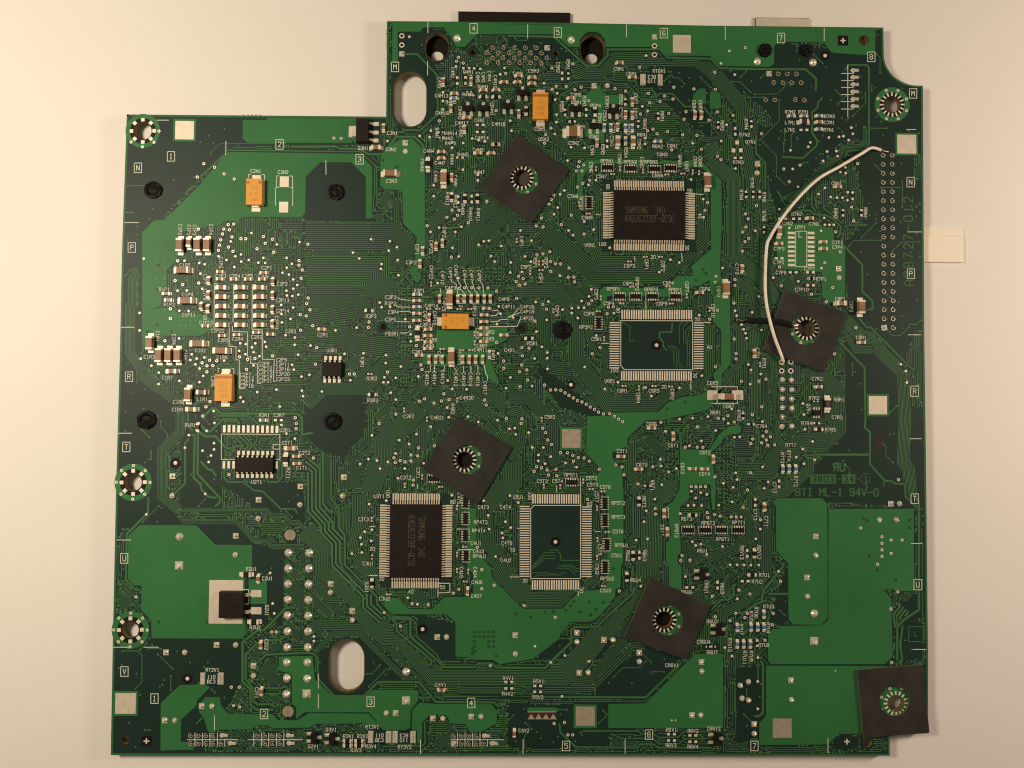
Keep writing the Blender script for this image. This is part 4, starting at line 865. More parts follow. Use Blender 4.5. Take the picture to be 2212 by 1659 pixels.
b = MB(); b.box(-44*u, -44*u, .001, 44*u, 44*u, 10*u, 'shiny_solder', 8*u); b.disc(8*u, -14*u, 26*u, 9*u, 34*u, 'shiny_solder', 11, dome=8*u, r2=11*u); j_bigsq = b.mesh('solder_joint')
b = MB(); b.disc(0, 0, 27*u, .001, 8*u, 'shiny_solder', 12, r2=20*u); b.box(6*u, -18*u, .001, 64*u, 16*u, 12*u, 'shiny_solder', 8*u); j_tear = b.mesh('solder_joint')
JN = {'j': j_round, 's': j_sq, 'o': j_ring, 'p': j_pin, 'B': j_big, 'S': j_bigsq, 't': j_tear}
JT = '''B o:1057,392 1057,492|s:1057,588|B:1660,417|p:1990,572 2048,518 2107,572 2165,518 2048,628 2165,628 1988,680 2107,680
C p:75,520 190,520 308,520 15,578 130,578 248,575 367,578 72,632 190,632 308,632 425,632 15,683 130,683 248,685 367,688|s:427,522 1595,402 940,935|o:1595,502 1595,597|B:690,435|j:1082,932
D s:632,803|p:730,803 828,803 928,805 683,900 782,900 880,900 980,900 595,1085 693,1085 918,1085 1015,1090|B:503,668 1108,680|t:1545,765 1545,840 1545,918 1545,997 1545,1077 1545,1155
E s:1095,175|j:1095,265
G s:505,403|j:500,500
H s:283,990|j:285,1088
L o:867,1037 767,1135 867,1135 767,1040|j:775,1230 873,1235 775,1335 878,1340 775,1435 875,1440 775,1535 880,1540 775,1640
M s:772,1313 1710,1570 2165,1425|j:770,1525 2160,1625
N s:425,770|j:413,975
P j:1832,1237 2016,1237 2050,1060 1140,1620 770,220 880,215 775,115|s:1140,1417 1955,1060
Q B:850,590 2035,765 2032,937 2030,1105 2028,1275 2025,1447 2023,1620|S:843,903|s:1462,580|j:1705,390 1457,787
R B:50,490 45,660 42,832 40,1003 38,1175 36,1345 34,1518|s:283,825 518,1120 1443,1405|j:280,920 518,1220 1543,1405
S s:80,1385 750,1358 1045,1437 1430,1575|j:80,1590 750,1458 1143,1435
T s:1045,757|j:1142,520 1047,963|B:1122,1150|S:1122,1450
U s:703,400 1253,318 1655,545 1090,985 688,1140|j:905,400 1460,318 1653,655 1200,985 797,1140|B:2020,345 2017,510 2017,680 2013,855|p:970,1305 1053,1305 1137,1305 1215,1305 970,1390 1053,1390 1137,1390 1215,1390 1300,1390 1697,1305 1778,1305 1860,1305 1940,1305 1778,1390 1860,1390 1940,1390|t:1310,1305 1400,1390 2030,1305 2040,1390
V B:30,510 28,685 1105,612|S:20,850 1103,925|s:1395,1118 1812,1098 990,1060 1622,1393|j:1503,1120 1918,1098 888,1060|p:1622,1310 1703,1310 1785,1310 1865,1310 1703,1393 1785,1393 1865,1393 1945,1393|t:1955,1310 2040,1393
W s:777,622 2107,505 2003,1083|j:1430,500 875,620 2110,605 2100,1083
X s:592,703 193,1180|j:597,915 193,1285 40,760 60,900 130,720 132,922'''.split('\n')
for row in JT:
    t = row[0]
    for g in row[2:].split('|'):
        k, q = g.split(':')
        for e in q.split():
            x, y = dd(t, *map(float, e.split(','))); me = JN[k]
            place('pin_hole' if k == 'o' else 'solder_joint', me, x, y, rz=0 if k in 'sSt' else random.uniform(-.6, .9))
            markdot(x, y, (46 if k in 'BS' else 33)/5.04)
            if k == 't': markdot(x+9, y, 5)
for k in range(20):
    for c in (0, 1):
        if k == 10 and c: continue
        x, y = dd('H', 766 + 99*c + k*.6, -246 + 98.9*k)
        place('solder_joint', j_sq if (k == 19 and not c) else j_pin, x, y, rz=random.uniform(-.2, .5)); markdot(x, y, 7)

for t, x, y in (('U',2030,1045),('Q',2052,572)):  # flat discs replace two through-holes; the dim table below is in their colour
    b = MB(); b.disc(0, 0, 62*u, .001, .012, 'hole_disc', 26, r2=60*u); b.box(-3*u, -56*u, .012, 3*u, 56*u, .0135, 'laminate'); b.box(-10*u, -66*u, .003, 12*u, -50*u, .0145, 'black_paint')
    place('hole_disc', b.mesh('hole_disc'), *dd(t, x, y)); markdot(*dd(t, x, y), 16)
# black plastic posts filling the round holes, dark circles with a test point
def dot_label(): pass
for t, x, y, r in (('A',565,965,98),('E',340,712,94),('M',492,700,104),('N',305,160,100),('K',595,690,98),('D',582,553,78),('D',1035,555,68)):
    X, Y = dd(t, x, y); b = MB(); rr = random.Random(int(x))
    n = 22; rad = [r*u*rr.uniform(.93, 1.04) for _ in range(n)]
    vs = []; lv = [(1.0, .001), (.97, .05), (.7, .065), (.45, .035)]
    for k, z in lv: vs += [(rad[i]*k*math.cos(6.28319*i/n), rad[i]*k*math.sin(6.28319*i/n), z*rr.uniform(.8, 1.1)) for i in range(n)]
    vs.append((0, 0, .05)); m = len(lv)
    fs = [(j*n+i, j*n+(i+1)%n, (j+1)*n+(i+1)%n, (j+1)*n+i) for j in range(m-1) for i in range(n)] + [((m-1)*n+i, (m-1)*n+(i+1)%n, m*n) for i in range(n)]
    b.add(vs, fs, 'rough_plastic'); place('plastic_post', b.mesh('plastic_post'), X, Y); markdot(X, Y, r/5.04 + 3)
for t, x, y, r in (('D',1240,607,54),('K',1617,855,58),('K',685,1285,46),('M',805,1170,56),('O',518,1475,56),('U',935,685,56),('R',1283,1320,56)):
    X, Y = dd(t, x, y); b = MB(); b.ring(0, 0, 20*u, r*u, .0006, .0034, 'black_paint', 24); b.disc(0, 0, 20*u, .0006, .010, 'solder', 14, dome=.006); place('fiducial_dot', b.mesh('fiducial_dot'), X, Y); markdot(X, Y, r/5.04 + 1)
for t, x, y, sq in (('D',1435,443,56),('U',490,1365,50),('X',1200,1370,56)):
    X, Y = dd(t, x, y); b = MB(); b.box(-sq*u, -sq*u, .0006, sq*u, sq*u, .009, 'black_paint'); b.box(-30*u, -7*u, .009, 30*u, 7*u, .011, 'solder'); b.box(-7*u, -30*u, .009, 7*u, 30*u, .0114, 'solder'); place('plus_mark', b.mesh('plus_mark'), X, Y); markdot(X, Y, sq/5.04*1.3)
# octagon of bare board round the lower right plus mark
b = MB(); b.slab([[wp(a) for a in pts('X:1105,1312 1310,1312 1328,1330 1328,1400 1280,1450 1060,1450 1040,1400')]], .001, .0092, 'bare_mask'); b.build('bare_patch', BD, loc=BO)
# saw-tooth spark gap
b = MB(); b.slab([[wp(a) for a in pts('W:222,1052 518,1052 524,1120 215,1120')]], .0006, .004, 'rust')
for i in range(4): b.slab([[wp(a) for a in pts(f'W:{215+80*i},1128 {292+80*i},1128 {254+80*i},1068')]], .001, .006, 'tooth')
b.slab([[wp(a) for a in pts('W:212,1042 530,1042 528,1052 214,1052')]], .001, .006, 'tooth'); b.build('spark_gap', BD, loc=BO); markpoly(pts('W:205,990 540,990 540,1140 205,1140'))
# split tabs left from the panel on the cut edges
b = MB()
for i in range(5): q = at(*dd('A', 1545 + 45*i, 148)); b.disc(q.x, q.y, 11*u, -.15, -.002, 'cut_edge', 7)
for i in range(7): q = at(*dd('B', 896 + (i*7) % 5, 330 + 33*i)); b.disc(q.x, q.y, (9 + (i*5) % 7)*u, -.15, -.002, 'cut_edge', 7)
b.build('snapped_tab', BD, loc=BO)

# ------------------------------------------------------------------ solder dots and via rings (d = filled, w = ring)
DOTS = {}
exec('''
DOTS['A']="1115,677w 1232,716w 1335,788w 1445,844w 1043,822w"
DOTS['B']="1675,625w 1653,668w 1726,688w 1648,724 1728,742 1790,742 1845,745 1911,750 2128,808 2175,740 2188,800w 1506,1005 1505,1100 1503,1193w 1374,1423 1360,1493 1465,1317w 902,1535 1252,1480 318,1505w 396,1508w 1823,1508 1893,1526 1960,1540 1725,1557 2083,1205w 1140,400"
DOTS['C']="478,742w 707,697w 393,907 525,940w 634,942w 729,978w 796,952w 481,975w 536,1015 515,1085 880,1098w 530,1247 527,1330 467,1395w 512,1460 411,1466w 398,1560w 686,1602 835,1610 1432,733w 1505,605 1805,952w 1166,965w 1280,993w 1530,1018w 1704,1047w 1796,1080w 1543,1118w 1655,1108w 1463,1157 1521,1207 1443,1243w 1750,1236w 1917,1300w 1938,1217w 2023,970w 1519,1425w 1578,1407w 1738,1433w 1621,1458w 1902,1468w 2056,1476w 1495,1503 1493,1567 2012,1560 1782,1633w 2105,1627w 2188,1310w 40,1423 25,1315"
DOTS['D']="198,556 373,520w 107,691 40,790w 258,813 46,975w 66,1220w 238,1257w 168,1358 110,1535 547,1457w 1525,1390 1543,1457 1392,1490 1440,1482 1498,1525 1282,1497 1080,1550 1057,1598 863,1636 1262,1650 1363,1645"
DOTS['E']="1405,635 1405,752 1723,465 1604,905w 1679,908w 1664,962w 1548,984w 1629,1005w 1780,1043w 1707,1086 1333,1076w 1463,1096 1370,1142 1640,1143 35,1278w 722,1222 928,1243 526,1368 595,1432 1004,1308 915,1347 1013,1448 838,1492 830,1545 1020,1615 1609,1317 1597,1417w 1677,1410 1893,1283 1950,1245 2005,1240 2138,1295 2028,1405 2068,1465 1672,1645 1983,812w"
DOTS['F']="775,380w 823,415w 766,432w 806,480w 745,478w 649,367 877,630 890,582w 958,578 814,615w 757,655w 614,691 568,733 500,741w 472,790w 448,841w 543,877 503,950 365,993w 690,960w 831,1030 934,1117 582,1064w 308,1078w 382,1088w 137,1127 661,1127 709,1177 827,1167w 257,1237 456,1359w 382,1382w 316,1393w 186,1409 463,1465w 250,1467 31,1475 516,1490w 575,1490w 665,1535w 25,1585 153,1578 566,1620 466,1572w 658,1635w 717,1635w 116,1625w 1994,572 2125,785 2173,823w 2144,908w 2130,983 1768,1445 1865,1475 1647,1580 1108,1315"
DOTS['G']="68,320w 106,357w 265,452 967,416 790,458w 888,457 1218,370 1377,317 948,653 850,596w 1238,663 1593,400w 1460,440 1405,490 1465,502 1170,730 1302,762 1370,770 1430,770 1483,797 1540,782 1487,710 1540,713 1527,872 745,895 493,857w 374,947w 402,1000w 378,1090w 340,1145w 481,1130 408,1213w 368,1250w 338,1352w 1230,990 1550,1025w 1238,1065 1288,1065 1335,1065 1197,1130 1356,1142w 1405,1360w 1237,1477w 1200,1537 743,1525w 676,1640 125,1535 51,1625w 863,253 850,1100"
DOTS['I']="1380,97w 1440,90w 1330,145w 1393,153w 1318,198w 1055,145w 1633,187 1298,262w 1420,230w 1408,278 1519,250w 1571,250w 1763,226w 1861,255w 1782,299w 1910,311 2157,285 1286,320w 1274,376w 1384,340w 1432,387w 1693,359w 1875,397w 1276,440 1362,480 1458,440 1519,420 1521,497 1604,480 1447,557 1763,457 1709,510 1783,512 2016,457 2073,522 2018,565 2151,488w 2150,538w 1972,620 2041,640 2186,590w 2087,692 2132,753 2014,815 2089,793 2019,867 2080,873 2143,858 2174,680w 1957,970 2087,998 1961,1070 2059,1122 2164,1075w 1965,1160 2168,1245w 2005,1300 2106,1325 830,490w 904,488 1064,513 1125,527 460,466 802,706w 1078,629 885,748w 1059,731w 1097,794 829,815 928,813 848,1034 949,1036 750,1012w 415,1057 750,1118w 415,1248 845,1335 691,1360w 428,1556 543,1632 1780,1373 1793,1425 1676,1388 1640,1432 1657,1485 1721,1528 1571,1398 1511,1388 1499,1470 1568,1507 1503,1535w 1591,1563w 1671,1553w 1656,1630 2105,1405 2142,1512 2075,1622 1863,1525w 983,1508 967,1570 1037,1555 1023,1617 1121,1542 1335,1577 1178,1572w 1255,1578w 1096,1600w 1148,1632w 1213,1630w"
DOTS['J']="38,342w 22,403w 57,470w 17,537w 88,643w 818,390 838,442 930,437 1448,180 1673,130 1682,237w 1740,230w 1818,230w 1897,232w 1994,234w 2087,268w 2113,433 2132,513 2093,625 2088,825w 1095,572 1143,655w 701,601w 693,663w 567,665 336,693 1155,736 1155,813 65,860 132,882w 1217,860w 640,943 885,963 883,1049 434,950 119,1063w 1047,1087 1264,1070w 1277,1120w 52,1178 488,1168w 540,1168w 901,1148w 869,1205 992,1211 1238,1195 498,1237 858,1259 908,1259 188,1360 937,1373 1557,1240 1605,1332 1763,1335 2105,945 2165,1027w 2165,1107w 2192,1323 993,1447 1305,1438w 1247,1465w 1408,1485w 1488,1462w 1514,1385w 1572,1447w 1958,1452w 1975,1507w 1550,1535 1568,1640 1777,1633 993,1605w"
DOTS['K']="90,163w 127,203w 187,190w 166,130w 726,165w 96,347w 303,385 380,412w 440,380 421,463w 423,580 595,468 696,453 768,447 829,447 803,374 883,324 912,369w 878,405w 908,247 762,560 696,505 294,593w 311,708 56,553 1093,442w 1147,437w 1079,513w 1154,506 962,750 1001,880 917,948w 370,873 429,936 428,996 431,1113 152,880w 230,888w 158,970w 291,1000 150,1070w 206,1124w 125,1143w 836,1092 27,1207 214,1233w 134,1305w 263,1300 398,1289w 463,1342w 520,1340w 575,1347w 622,1374w 664,1402w 712,1429w 756,1458w 806,1473w 852,1498w 896,1528w 1055,1332 1498,1316 1866,1320 1562,1408 2111,1187 2083,528 2196,572w 1198,1258"
DOTS['L']="43,171w 258,140w 258,204w 247,397w 260,480 278,533 447,497 520,325 68,475w 330,632 354,682 374,725 385,779 550,690 250,788w 272,948w 272,1005w 46,1090w 405,1065 434,1125 540,1170 595,1225w 520,1247w 330,1248w 425,1280 550,1525w 448,1612w 225,1550 180,1622w 1092,300w 949,160 1252,383w 1322,228w 1575,663w 1340,950w 2065,1063 2118,1137 2130,1262 998,1490 1010,1610 763,208w"
DOTS['M']="625,187 848,277 622,312 1022,97 1069,142 1148,177w 1147,111w 1108,223 1067,290 1213,107w 1182,500w 1138,558w 1103,658w 1221,605 1229,735 1145,820 950,867 908,1005 1225,955 1225,1023 1193,1089 1167,1160 1100,1037 2105,905 2013,850 2110,677w 2120,740w 2119,795w 1514,457 1544,503 1697,398 1905,372 2178,230 2095,155 2182,383 2195,443 1943,555 1579,150w 1388,1295w 1130,1507 1960,757"
DOTS['N']="810,187w 732,317 1217,303 1372,222 1412,428w 1030,369 1137,411 1238,451w 990,513 1157,528w 1230,538w 971,560w 695,575 787,591 603,628 906,605 985,611w 1040,590w 1092,604w 1157,594w 1296,620 820,678 1090,677 1015,782 1184,803w 1180,856w 95,562w 702,1065 1603,968 1948,1028 1998,1187 2007,1336 2185,1257 2147,1379 2157,1433 1878,1535w 2078,1635 652,1365 732,1344 606,1430 724,1465 618,1502 622,1592 514,1605 1890,170 2100,150 2195,130w 888,1027"
DOTS['O']="152,135w 144,187w 16,245 75,237 86,305 227,287 379,238w 411,286w 434,366w 472,414w 265,448 386,448 942,33w 986,63w 1040,82w 1107,80w 1159,108w 1203,138w 1249,166w 573,502w 647,507w 706,533w 766,558w 828,562w 885,596w 713,596w 628,617 747,662 332,530 466,548 331,594 406,625 312,657w 365,668w 285,708w 426,692w 522,685w 441,747w 532,754w 994,685w 1173,637w 1242,658w 1264,744w 866,1012w 1665,173w 1715,272 1870,139 2010,128 2178,113 2106,377 2060,222w 1930,444w 1976,430 2060,444w 2122,446w 1660,577 1668,650 1577,657w 1833,678 1750,714 1417,845w 1675,853 1600,1010 1506,1138 1602,1113w 1605,1172w 1482,1257 1396,1457 1520,1445 1875,1168 2168,1157w 2175,1210w 2043,998 1962,1080 2025,1077 2109,1080 2007,1475 2045,1515 2102,1500 2165,1612 1895,1622w 1995,873w 2046,874w 2098,874w 2150,873w 1997,925 2100,940 2165,960 22,973 30,1320 113,1048"
DOTS['P']="450,92w 180,103w 78,130w 136,137w 187,185 250,170w 50,263 600,272w 563,323w 645,331w 452,356w 601,366w 550,397w 430,404w 615,423w 690,419w 312,332 253,337 1105,383 998,466 925,554 1125,583w 1010,626 560,660 268,724 427,723w 282,797 620,823 133,838 240,882 395,910w 578,892 230,1040 348,1098w 83,1076 38,1178w 98,1195w 218,1203w 273,1203w 327,1205 537,1235w 535,1337 487,1443 125,1527 42,767w 2039,798w 1022,250 1008,87 558,167 1627,1323w 1859,1420w 1859,1491w 1859,1561w 1859,1632w 1958,1454w 2078,1455w 1959,1600w"
DOTS['Q']="488,347 1835,985 1863,1318 1880,1425 376,1243w 1852,1625w 1901,1625w"
DOTS['R']="100,1400 100,1450 1043,1287w 1168,1040w 1343,1052w 1228,1050 1123,978 1678,885w 1617,927w 1927,670w 2062,840w 1927,877w 865,1140"
DOTS['S']="1212,904w 1447,852 175,1062w 515,1190w 620,1607 1895,517w 1880,571w 1981,567w 1932,748 295,1505"
DOTS['T']="207,620 283,620 358,622 433,624 518,622 733,690 755,797w 302,893w 422,936w 286,990 270,1145 366,1193w 393,1147w 205,1225w 675,1147w 665,1270w 586,1440w 150,1520 227,1613 510,1630 12,960w 45,1185w 1811,612w 2031,913w 1957,1098w"
DOTS['U']="1413,778w 1500,778w 1437,980 1503,993w"
DOTS['V']="2020,545w"
DOTS['W']="465,510 885,497 588,880 503,1173w 615,1162w 653,1297w 705,1297w"
DOTS['X']="232,717 232,1015 1687,508w"
''')
b = MB(); b.disc(0, 0, 15.5*u, .0008, .010, 'solder', 10, dome=.003, r2=13*u); m_dot = b.mesh('solder_dot')
b = MB(); b.ring(0, 0, 16*u, 22*u, .0008, .0086, 'bare_mask', 12); b.ring(0, 0, 8*u, 17*u, .0008, .0095, 'solder', 12); b.disc(0, 0, 8*u, .0008, .006, 'black_paint', 8); m_ring = b.mesh('via_ring')
rest = MB(); cnt = {'d': 0, 'w': 0}; seen = []
for t, s in DOTS.items():
    for e in s.split():
        k = 'w' if e.endswith('w') else 'd'; x, y = dd(t, *map(float, e.rstrip('w').split(',')))
        if any(abs(x-a) < 4.5 and abs(y-c) < 4.5 for a, c in seen): continue
        seen.append((x, y)); markdot(x, y, 5.2); cnt[k] += 1
        if cnt[k] <= 300: place('via_ring' if k == 'w' else 'solder_dot', m_ring if k == 'w' else m_dot, x, y)
        elif k == 'w': p = at(x, y); rest.ring(p.x, p.y, 7.5*u, 16.5*u, .0008, .0095, 'solder', 12); rest.disc(p.x, p.y, 7.5*u, .0008, .006, 'hole_ring', 8)
        else: p = at(x, y); rest.disc(p.x, p.y, 15.5*u, .0008, .010, 'solder', 10, dome=.003, r2=13*u)

# ------------------------------------------------------------------ fine traces: surveyed bundles first, then routed filling
def walk(p, need=9):
    """split a polyline into its runs over free board"""
    runs = []; cur = None
    for a, c in zip(p, p[1:]):
        l = math.hypot(c[0]-a[0], c[1]-a[1]); k = max(1, int(l/1.6)); dx, dy = (c[0]-a[0])/k, (c[1]-a[1])/k
        for i in range(k+1):
            x, y = a[0]+dx*i, a[1]+dy*i; gx, gy = int(x/2), int(y/2)
            if 0 <= gx < GW and 0 <= gy < GH and not occ[gy, gx]:
                if cur is None: cur = [[(x, y)], (x, y)]
                cur[1] = (x, y)
            else:
                if cur: runs.append(cur[0] + [cur[1]]); cur = None
        if cur: cur[0].append(c)
    if cur: runs.append(cur[0] + [cur[1]])
    return [r for r in runs if sum(math.hypot(b[0]-a[0], b[1]-a[1]) for a, b in zip(r, r[1:])) > need]
mat('ring_mask', (.10, .24, .095), .5, spec=.2)
tv = MB(); tvs = []
def tented(x, y, r=9, m='ring_mask'):
    p = at(x, y); tv.ring(p.x, p.y, 3.5*u, r*u, .0005, .0040, m, 8); tv.disc(p.x, p.y, 3.5*u, .0004, .0020, 'bare_mask', 6)
def in_free(x, y):
    gx, gy = int(x/2), int(y/2); return 0 <= gx < GW and 0 <= gy < GH and not occ[gy, gx]
# tented via grids under the ball-grid parts
for t, x0, y0, nx, ny, st in (('J',1015,262,5,19,39.5),('J',1930,20,7,5,39.5),('J',1010,1175,5,4,39.5),('J',1300,1095,22,6,39.5),('J',1440,740,11,4,39.5),('E',1300,1545,23,4,39.5),('I',1170,530,26,2,39.5),('I',1890,550,8,18,39.5),('I',960,1340,5,4,40),('K',0,200,2,12,39.5),
     ('O',1710,350,4,12,39.5),('O',1910,270,3,5,39.5),('O',1955,555,3,7,40),('O',2115,555,3,7,40),('P',20,240,6,20,39.5),('P',140,560,3,5,39.5),('I',1250,835,14,10,39.5),('I',400,640,2,6,60),('R',1690,1245,4,5,38),('J',1170,100,3,4,39),('E',1160,1540,2,3,40),('F',1150,540,22,1,36),('F',1120,1385,22,1,34),('K',1240,440,20,1,34),('K',1240,1275,20,1,34)):
    for a in range(nx):
        for c in range(ny):
            x, y = dd(t, x0+a*st, y0+c*st)
            if in_free(x, y) and in_free(x+1.5, y) and random.random() < .86: tented(x, y); markdot(x, y, 3.2)
for i in range(len(bun_lines)):
    pass
i = 0
while i < len(bun_lines):
    j = i + 1
    while j < len(bun_lines) and bun_lines[j][2] > bun_lines[j-1][2]: j += 1
    done = []
    for p, w, k in bun_lines[i:j]:
        for r in walk(p, 12):
            fine.ribbon([wp(a) for a in r], w*TU*.92, .0004, zz(), 'fine_mask'); done.append((r, w))
            if random.random() < .3: ends.append(r[0])
            if random.random() < .3: ends.append(r[-1])
    for r, w in done: markline(r, 1.9 + w/10)
    i = j
QUIET = [(p, d) for s, d in (('A:240,150 1530,150 1560,430 1350,530 1050,830 650,1290 400,1480 250,1659',0),('E:10,540 170,385 505,385 665,545 665,1000 950,1030 0,1030',0),('M:190,0 420,200 860,560 860,830 620,1030 620,1659 170,1659',.03),
  ('J:0,1430 150,1365 660,1365 670,1659 N:680,200 560,400 420,560 200,480 0,320 0,100',0),('D:690,470 1790,600 1790,320 1870,320 1990,850 2330,980 2330,1659 1725,1659 1600,1500 700,1659 640,1200 300,850 300,770',.06),('G:500,0 1560,0 1250,340 700,900 640,700 600,380 500,300',.10),('I:185,-300 300,-300 425,180 425,1600 185,1600',.02),('P:2050,0 2320,0 2320,1110 2200,1110',.03),('G:1250,300 2212,0 2212,1659 1480,1659 1480,1300 1700,1000 1560,400',.05),('H:350,700 1200,0 1200,1659 400,1659',.04),
  ('L:1460,700 2212,700 2080,1100 2080,1659 1460,1659 1460,1250',.03),('P:1460,0 2050,0 2200,900 2205,1110 720,990 1100,700 1460,300',.02),('U:110,260 1530,260 1530,720 1000,1659 100,1659',.04),('Q:160,150 600,150 860,420 1470,440 1640,670 2000,720 1950,1600 1600,1050 1640,680 1240,675 400,460 160,560',.03),
  ('W:950,760 1500,330 1900,450 1500,870 950,870',.05),('W:0,960 1090,950 1090,1440 0,1440',.08),('K:330,1000 520,1200 1080,1640 O:860,100 550,0 K:330,1150',.06),('R:1230,1160 1640,1250 1640,1659 1500,1659 1220,1400',.04),('V:150,380 700,250 1200,690 1230,720 800,720 640,870 330,870 150,690',.05),
  ('T:840,600 840,1215 760,1290 620,1230 700,1000',.05),('C:0,400 500,420 700,640 500,700 0,480',.1),('C:1550,650 2212,660 2212,1500 1900,1300 1500,900',.25),('D:0,760 600,800 900,1100 900,1500 600,1200',.12),('F:700,900 900,900 960,1240 840,1200',.5),('B:940,350 1400,300 1450,1350 1000,1400 930,900',0),('S:560,1380 1200,1400 1000,1650 300,1650',.15),('M:860,560 1130,520 1300,800 1300,1659 860,1659',.06),
  ('T:0,0 400,420 420,1000 0,1000',.35),('X:0,560 300,560 300,1300 0,1400',.05),('Q:1300,0 2212,0 2212,500 1700,300',.05),('T:1980,1100 2300,900 2300,1659 2000,1659',.2)) for p in [pts(s)]]
dens = np.full((GH, GW), 1.0, np.float32)
for p, d in QUIET: markpoly(p, dens, d)
DIRS = [(1,0),(.7071,.7071),(0,1),(-.7071,.7071),(-1,0),(-.7071,-.7071),(0,-1),(.7071,-.7071)]
PREF = [(*dd(t, x, y), a) for t, x, y, a in (('E',400,1350,0),('J',400,200,0),('J',300,800,0),('J',1000,700,0),('J',500,1300,3),('J',1400,1400,3),('J',1800,1400,1),('N',900,300,3),('N',800,800,2),('N',500,1300,2),('I',1700,300,2),('I',2000,900,0),('I',1500,1600,2),('M',1900,300,0),
   ('E',1600,900,3),('E',2000,1400,3),('F',300,1200,1),('F',700,900,2),('K',600,300,1),('K',500,900,2),('K',900,900,2),('K',100,900,0),('K',900,1300,1),('K',1600,1450,0),('O',150,400,2),('O',400,600,0),('O',1500,500,1),('O',1600,1300,2),('P',200,500,0),('P',500,800,3),('P',1100,350,0),('P',100,1300,1),
   ('G',450,1000,2),('G',400,1500,1),('L',300,700,2),('L',500,1400,2),('L',1400,1500,2),('C',1100,800,0),('C',1800,700,0),('B',1800,1200,2),('C',700,1300,1),('D',700,1500,2),('E',1700,300,2),('V',1000,400,1),('V',1800,650,0),('W',1000,300,3),('T',500,400,2),('T',300,900,3),('T',100,1400,2),('R',400,900,1),('R',1950,500,2),('S',200,950,1),('S',1400,300,2),('S',1000,1300,3),('W',1600,1300,0))]
rr = random.Random(11)
occ_all = occ
def ok(x, y):
    gx, gy = int(x/2), int(y/2); return 0 <= gx < GW and 0 <= gy < GH and not occ[gy, gx]
calm = dens < .3
free = np.argwhere(~occ); nlines = 0
def route(n_try, nmax, segs, lmin, lmax, need):
    global free, nlines
    free = np.argwhere(~occ)
    for it in range(n_try):
        gy, gx = free[rr.randrange(len(free))]
        if occ[gy, gx]: continue
        x, y = gx*2+1.0, gy*2+1.0; d = dens[gy, gx]
        if rr.random() > d: continue
        a = min(PREF, key=lambda q: (q[0]-x)**2 + (q[1]-y)**2)[2]
        if rr.random() < .22: a = rr.randrange(8)
        if rr.random() < .5: a += 4
        p = [(x, y)]; ca = a % 8
        for s in range(rr.randint(1, segs)):
            l = rr.uniform(lmin, lmax); dx, dy = DIRS[ca]; p.append((p[-1][0]+dx*l, p[-1][1]+dy*l)); ca = (ca + rr.choice((-1, 1))) % 8
        n = rr.randint(1, nmax) if d > .3 else rr.randint(1, 2); done = []
        for k in range(n):
            q = offset(p, (k-(n-1)/2)*4.35)
            # keep the part of the line that is joined to its start
            if not ok(*q[0]): continue
            r = walk(q, need)
            if not r: continue
            r = r[0]; fine.ribbon([wp(b_) for b_ in r], (7 if d > .3 else 8)*TU, .0004, zz(), 'fine_mask'); done.append(r); nlines += 1
        for r in done:
            markline(r, 2.5)
            for e in (r[0], r[-1]):
                if rr.random() < .42: ends.append(e)
occ_before = occ.copy(); occ |= calm          # bulk routing stays out of the calm zones
route(9000, 9, 4, 25, 110, 16)
def scatter(n, k=1.0):
    fr_ = np.argwhere(~occ)
    for it in range(n):
        gy, gx = fr_[rr.randrange(len(fr_))]; x, y = gx*2+1.0, gy*2+1.0
        if occ[gy, gx] or rr.random() > dens[gy, gx]*k: continue
        c = rr.randint(1, 5); a, b_ = rr.choice(((7.9, 0), (0, 7.9), (5.6, 5.6)))
        for q in range(c):
            if not ok(x, y): break
            tented(x, y); markdot(x, y, 3.4); x += a; y += b_
scatter(1500)
# serpentine length-matching loops
for it in range(420):
    free_i = free[rr.randrange(len(free))]; x, y = free_i[1]*2+1.0, free_i[0]*2+1.0
    if dens[free_i[0], free_i[1]] < .5: continue
    a = rr.choice((0, 2)); k = rr.randint(4, 9); h = rr.uniform(6, 22); p = []
    for i in range(k):
        o1, o2 = (0, h) if i % 2 == 0 else (h, 0)
        for o_ in (o1, o2): p.append((x+i*4.3, y+o_) if a == 0 else (x+o_, y+i*4.3))
    if all(ok(*q) and ok((q[0]+x)/2, (q[1]+y)/2) for q in p):
        fine.ribbon([wp(b_) for b_ in p], 7*TU, .0004, zz(), 'fine_mask'); markline(p, 2.6)
route(16000, 4, 3, 10, 60, 9)
route(16000, 2, 2, 8, 30, 6)
# a few lone traces in the calm zones
base_block = occ & ~calm
occ[:] = base_block | occ_before
dens_sel = np.argwhere(calm & ~occ)
for it in range(260):
    gy, gx = dens_sel[rr.randrange(len(dens_sel))]
    if occ[gy, gx] or rr.random() > dens[gy, gx]*9: continue
    x, y = gx*2+1.0, gy*2+1.0; ca = rr.randrange(8); p = [(x, y)]
    for s in range(rr.randint(1, 4)):
        l = rr.uniform(8, 60); dx, dy = DIRS[ca]; p.append((p[-1][0]+dx*l, p[-1][1]+dy*l)); ca = (ca + rr.choice((-1, 1))) % 8
    r = walk(p, 10)
    if r and ok(*p[0]): fine.ribbon([wp(b_) for b_ in r[0]], 8*TU, .0004, zz(), 'fine_mask'); markline(r[0], 6); ends += [r[0][0], r[0][-1]]
for e in ends:
    tented(*e)
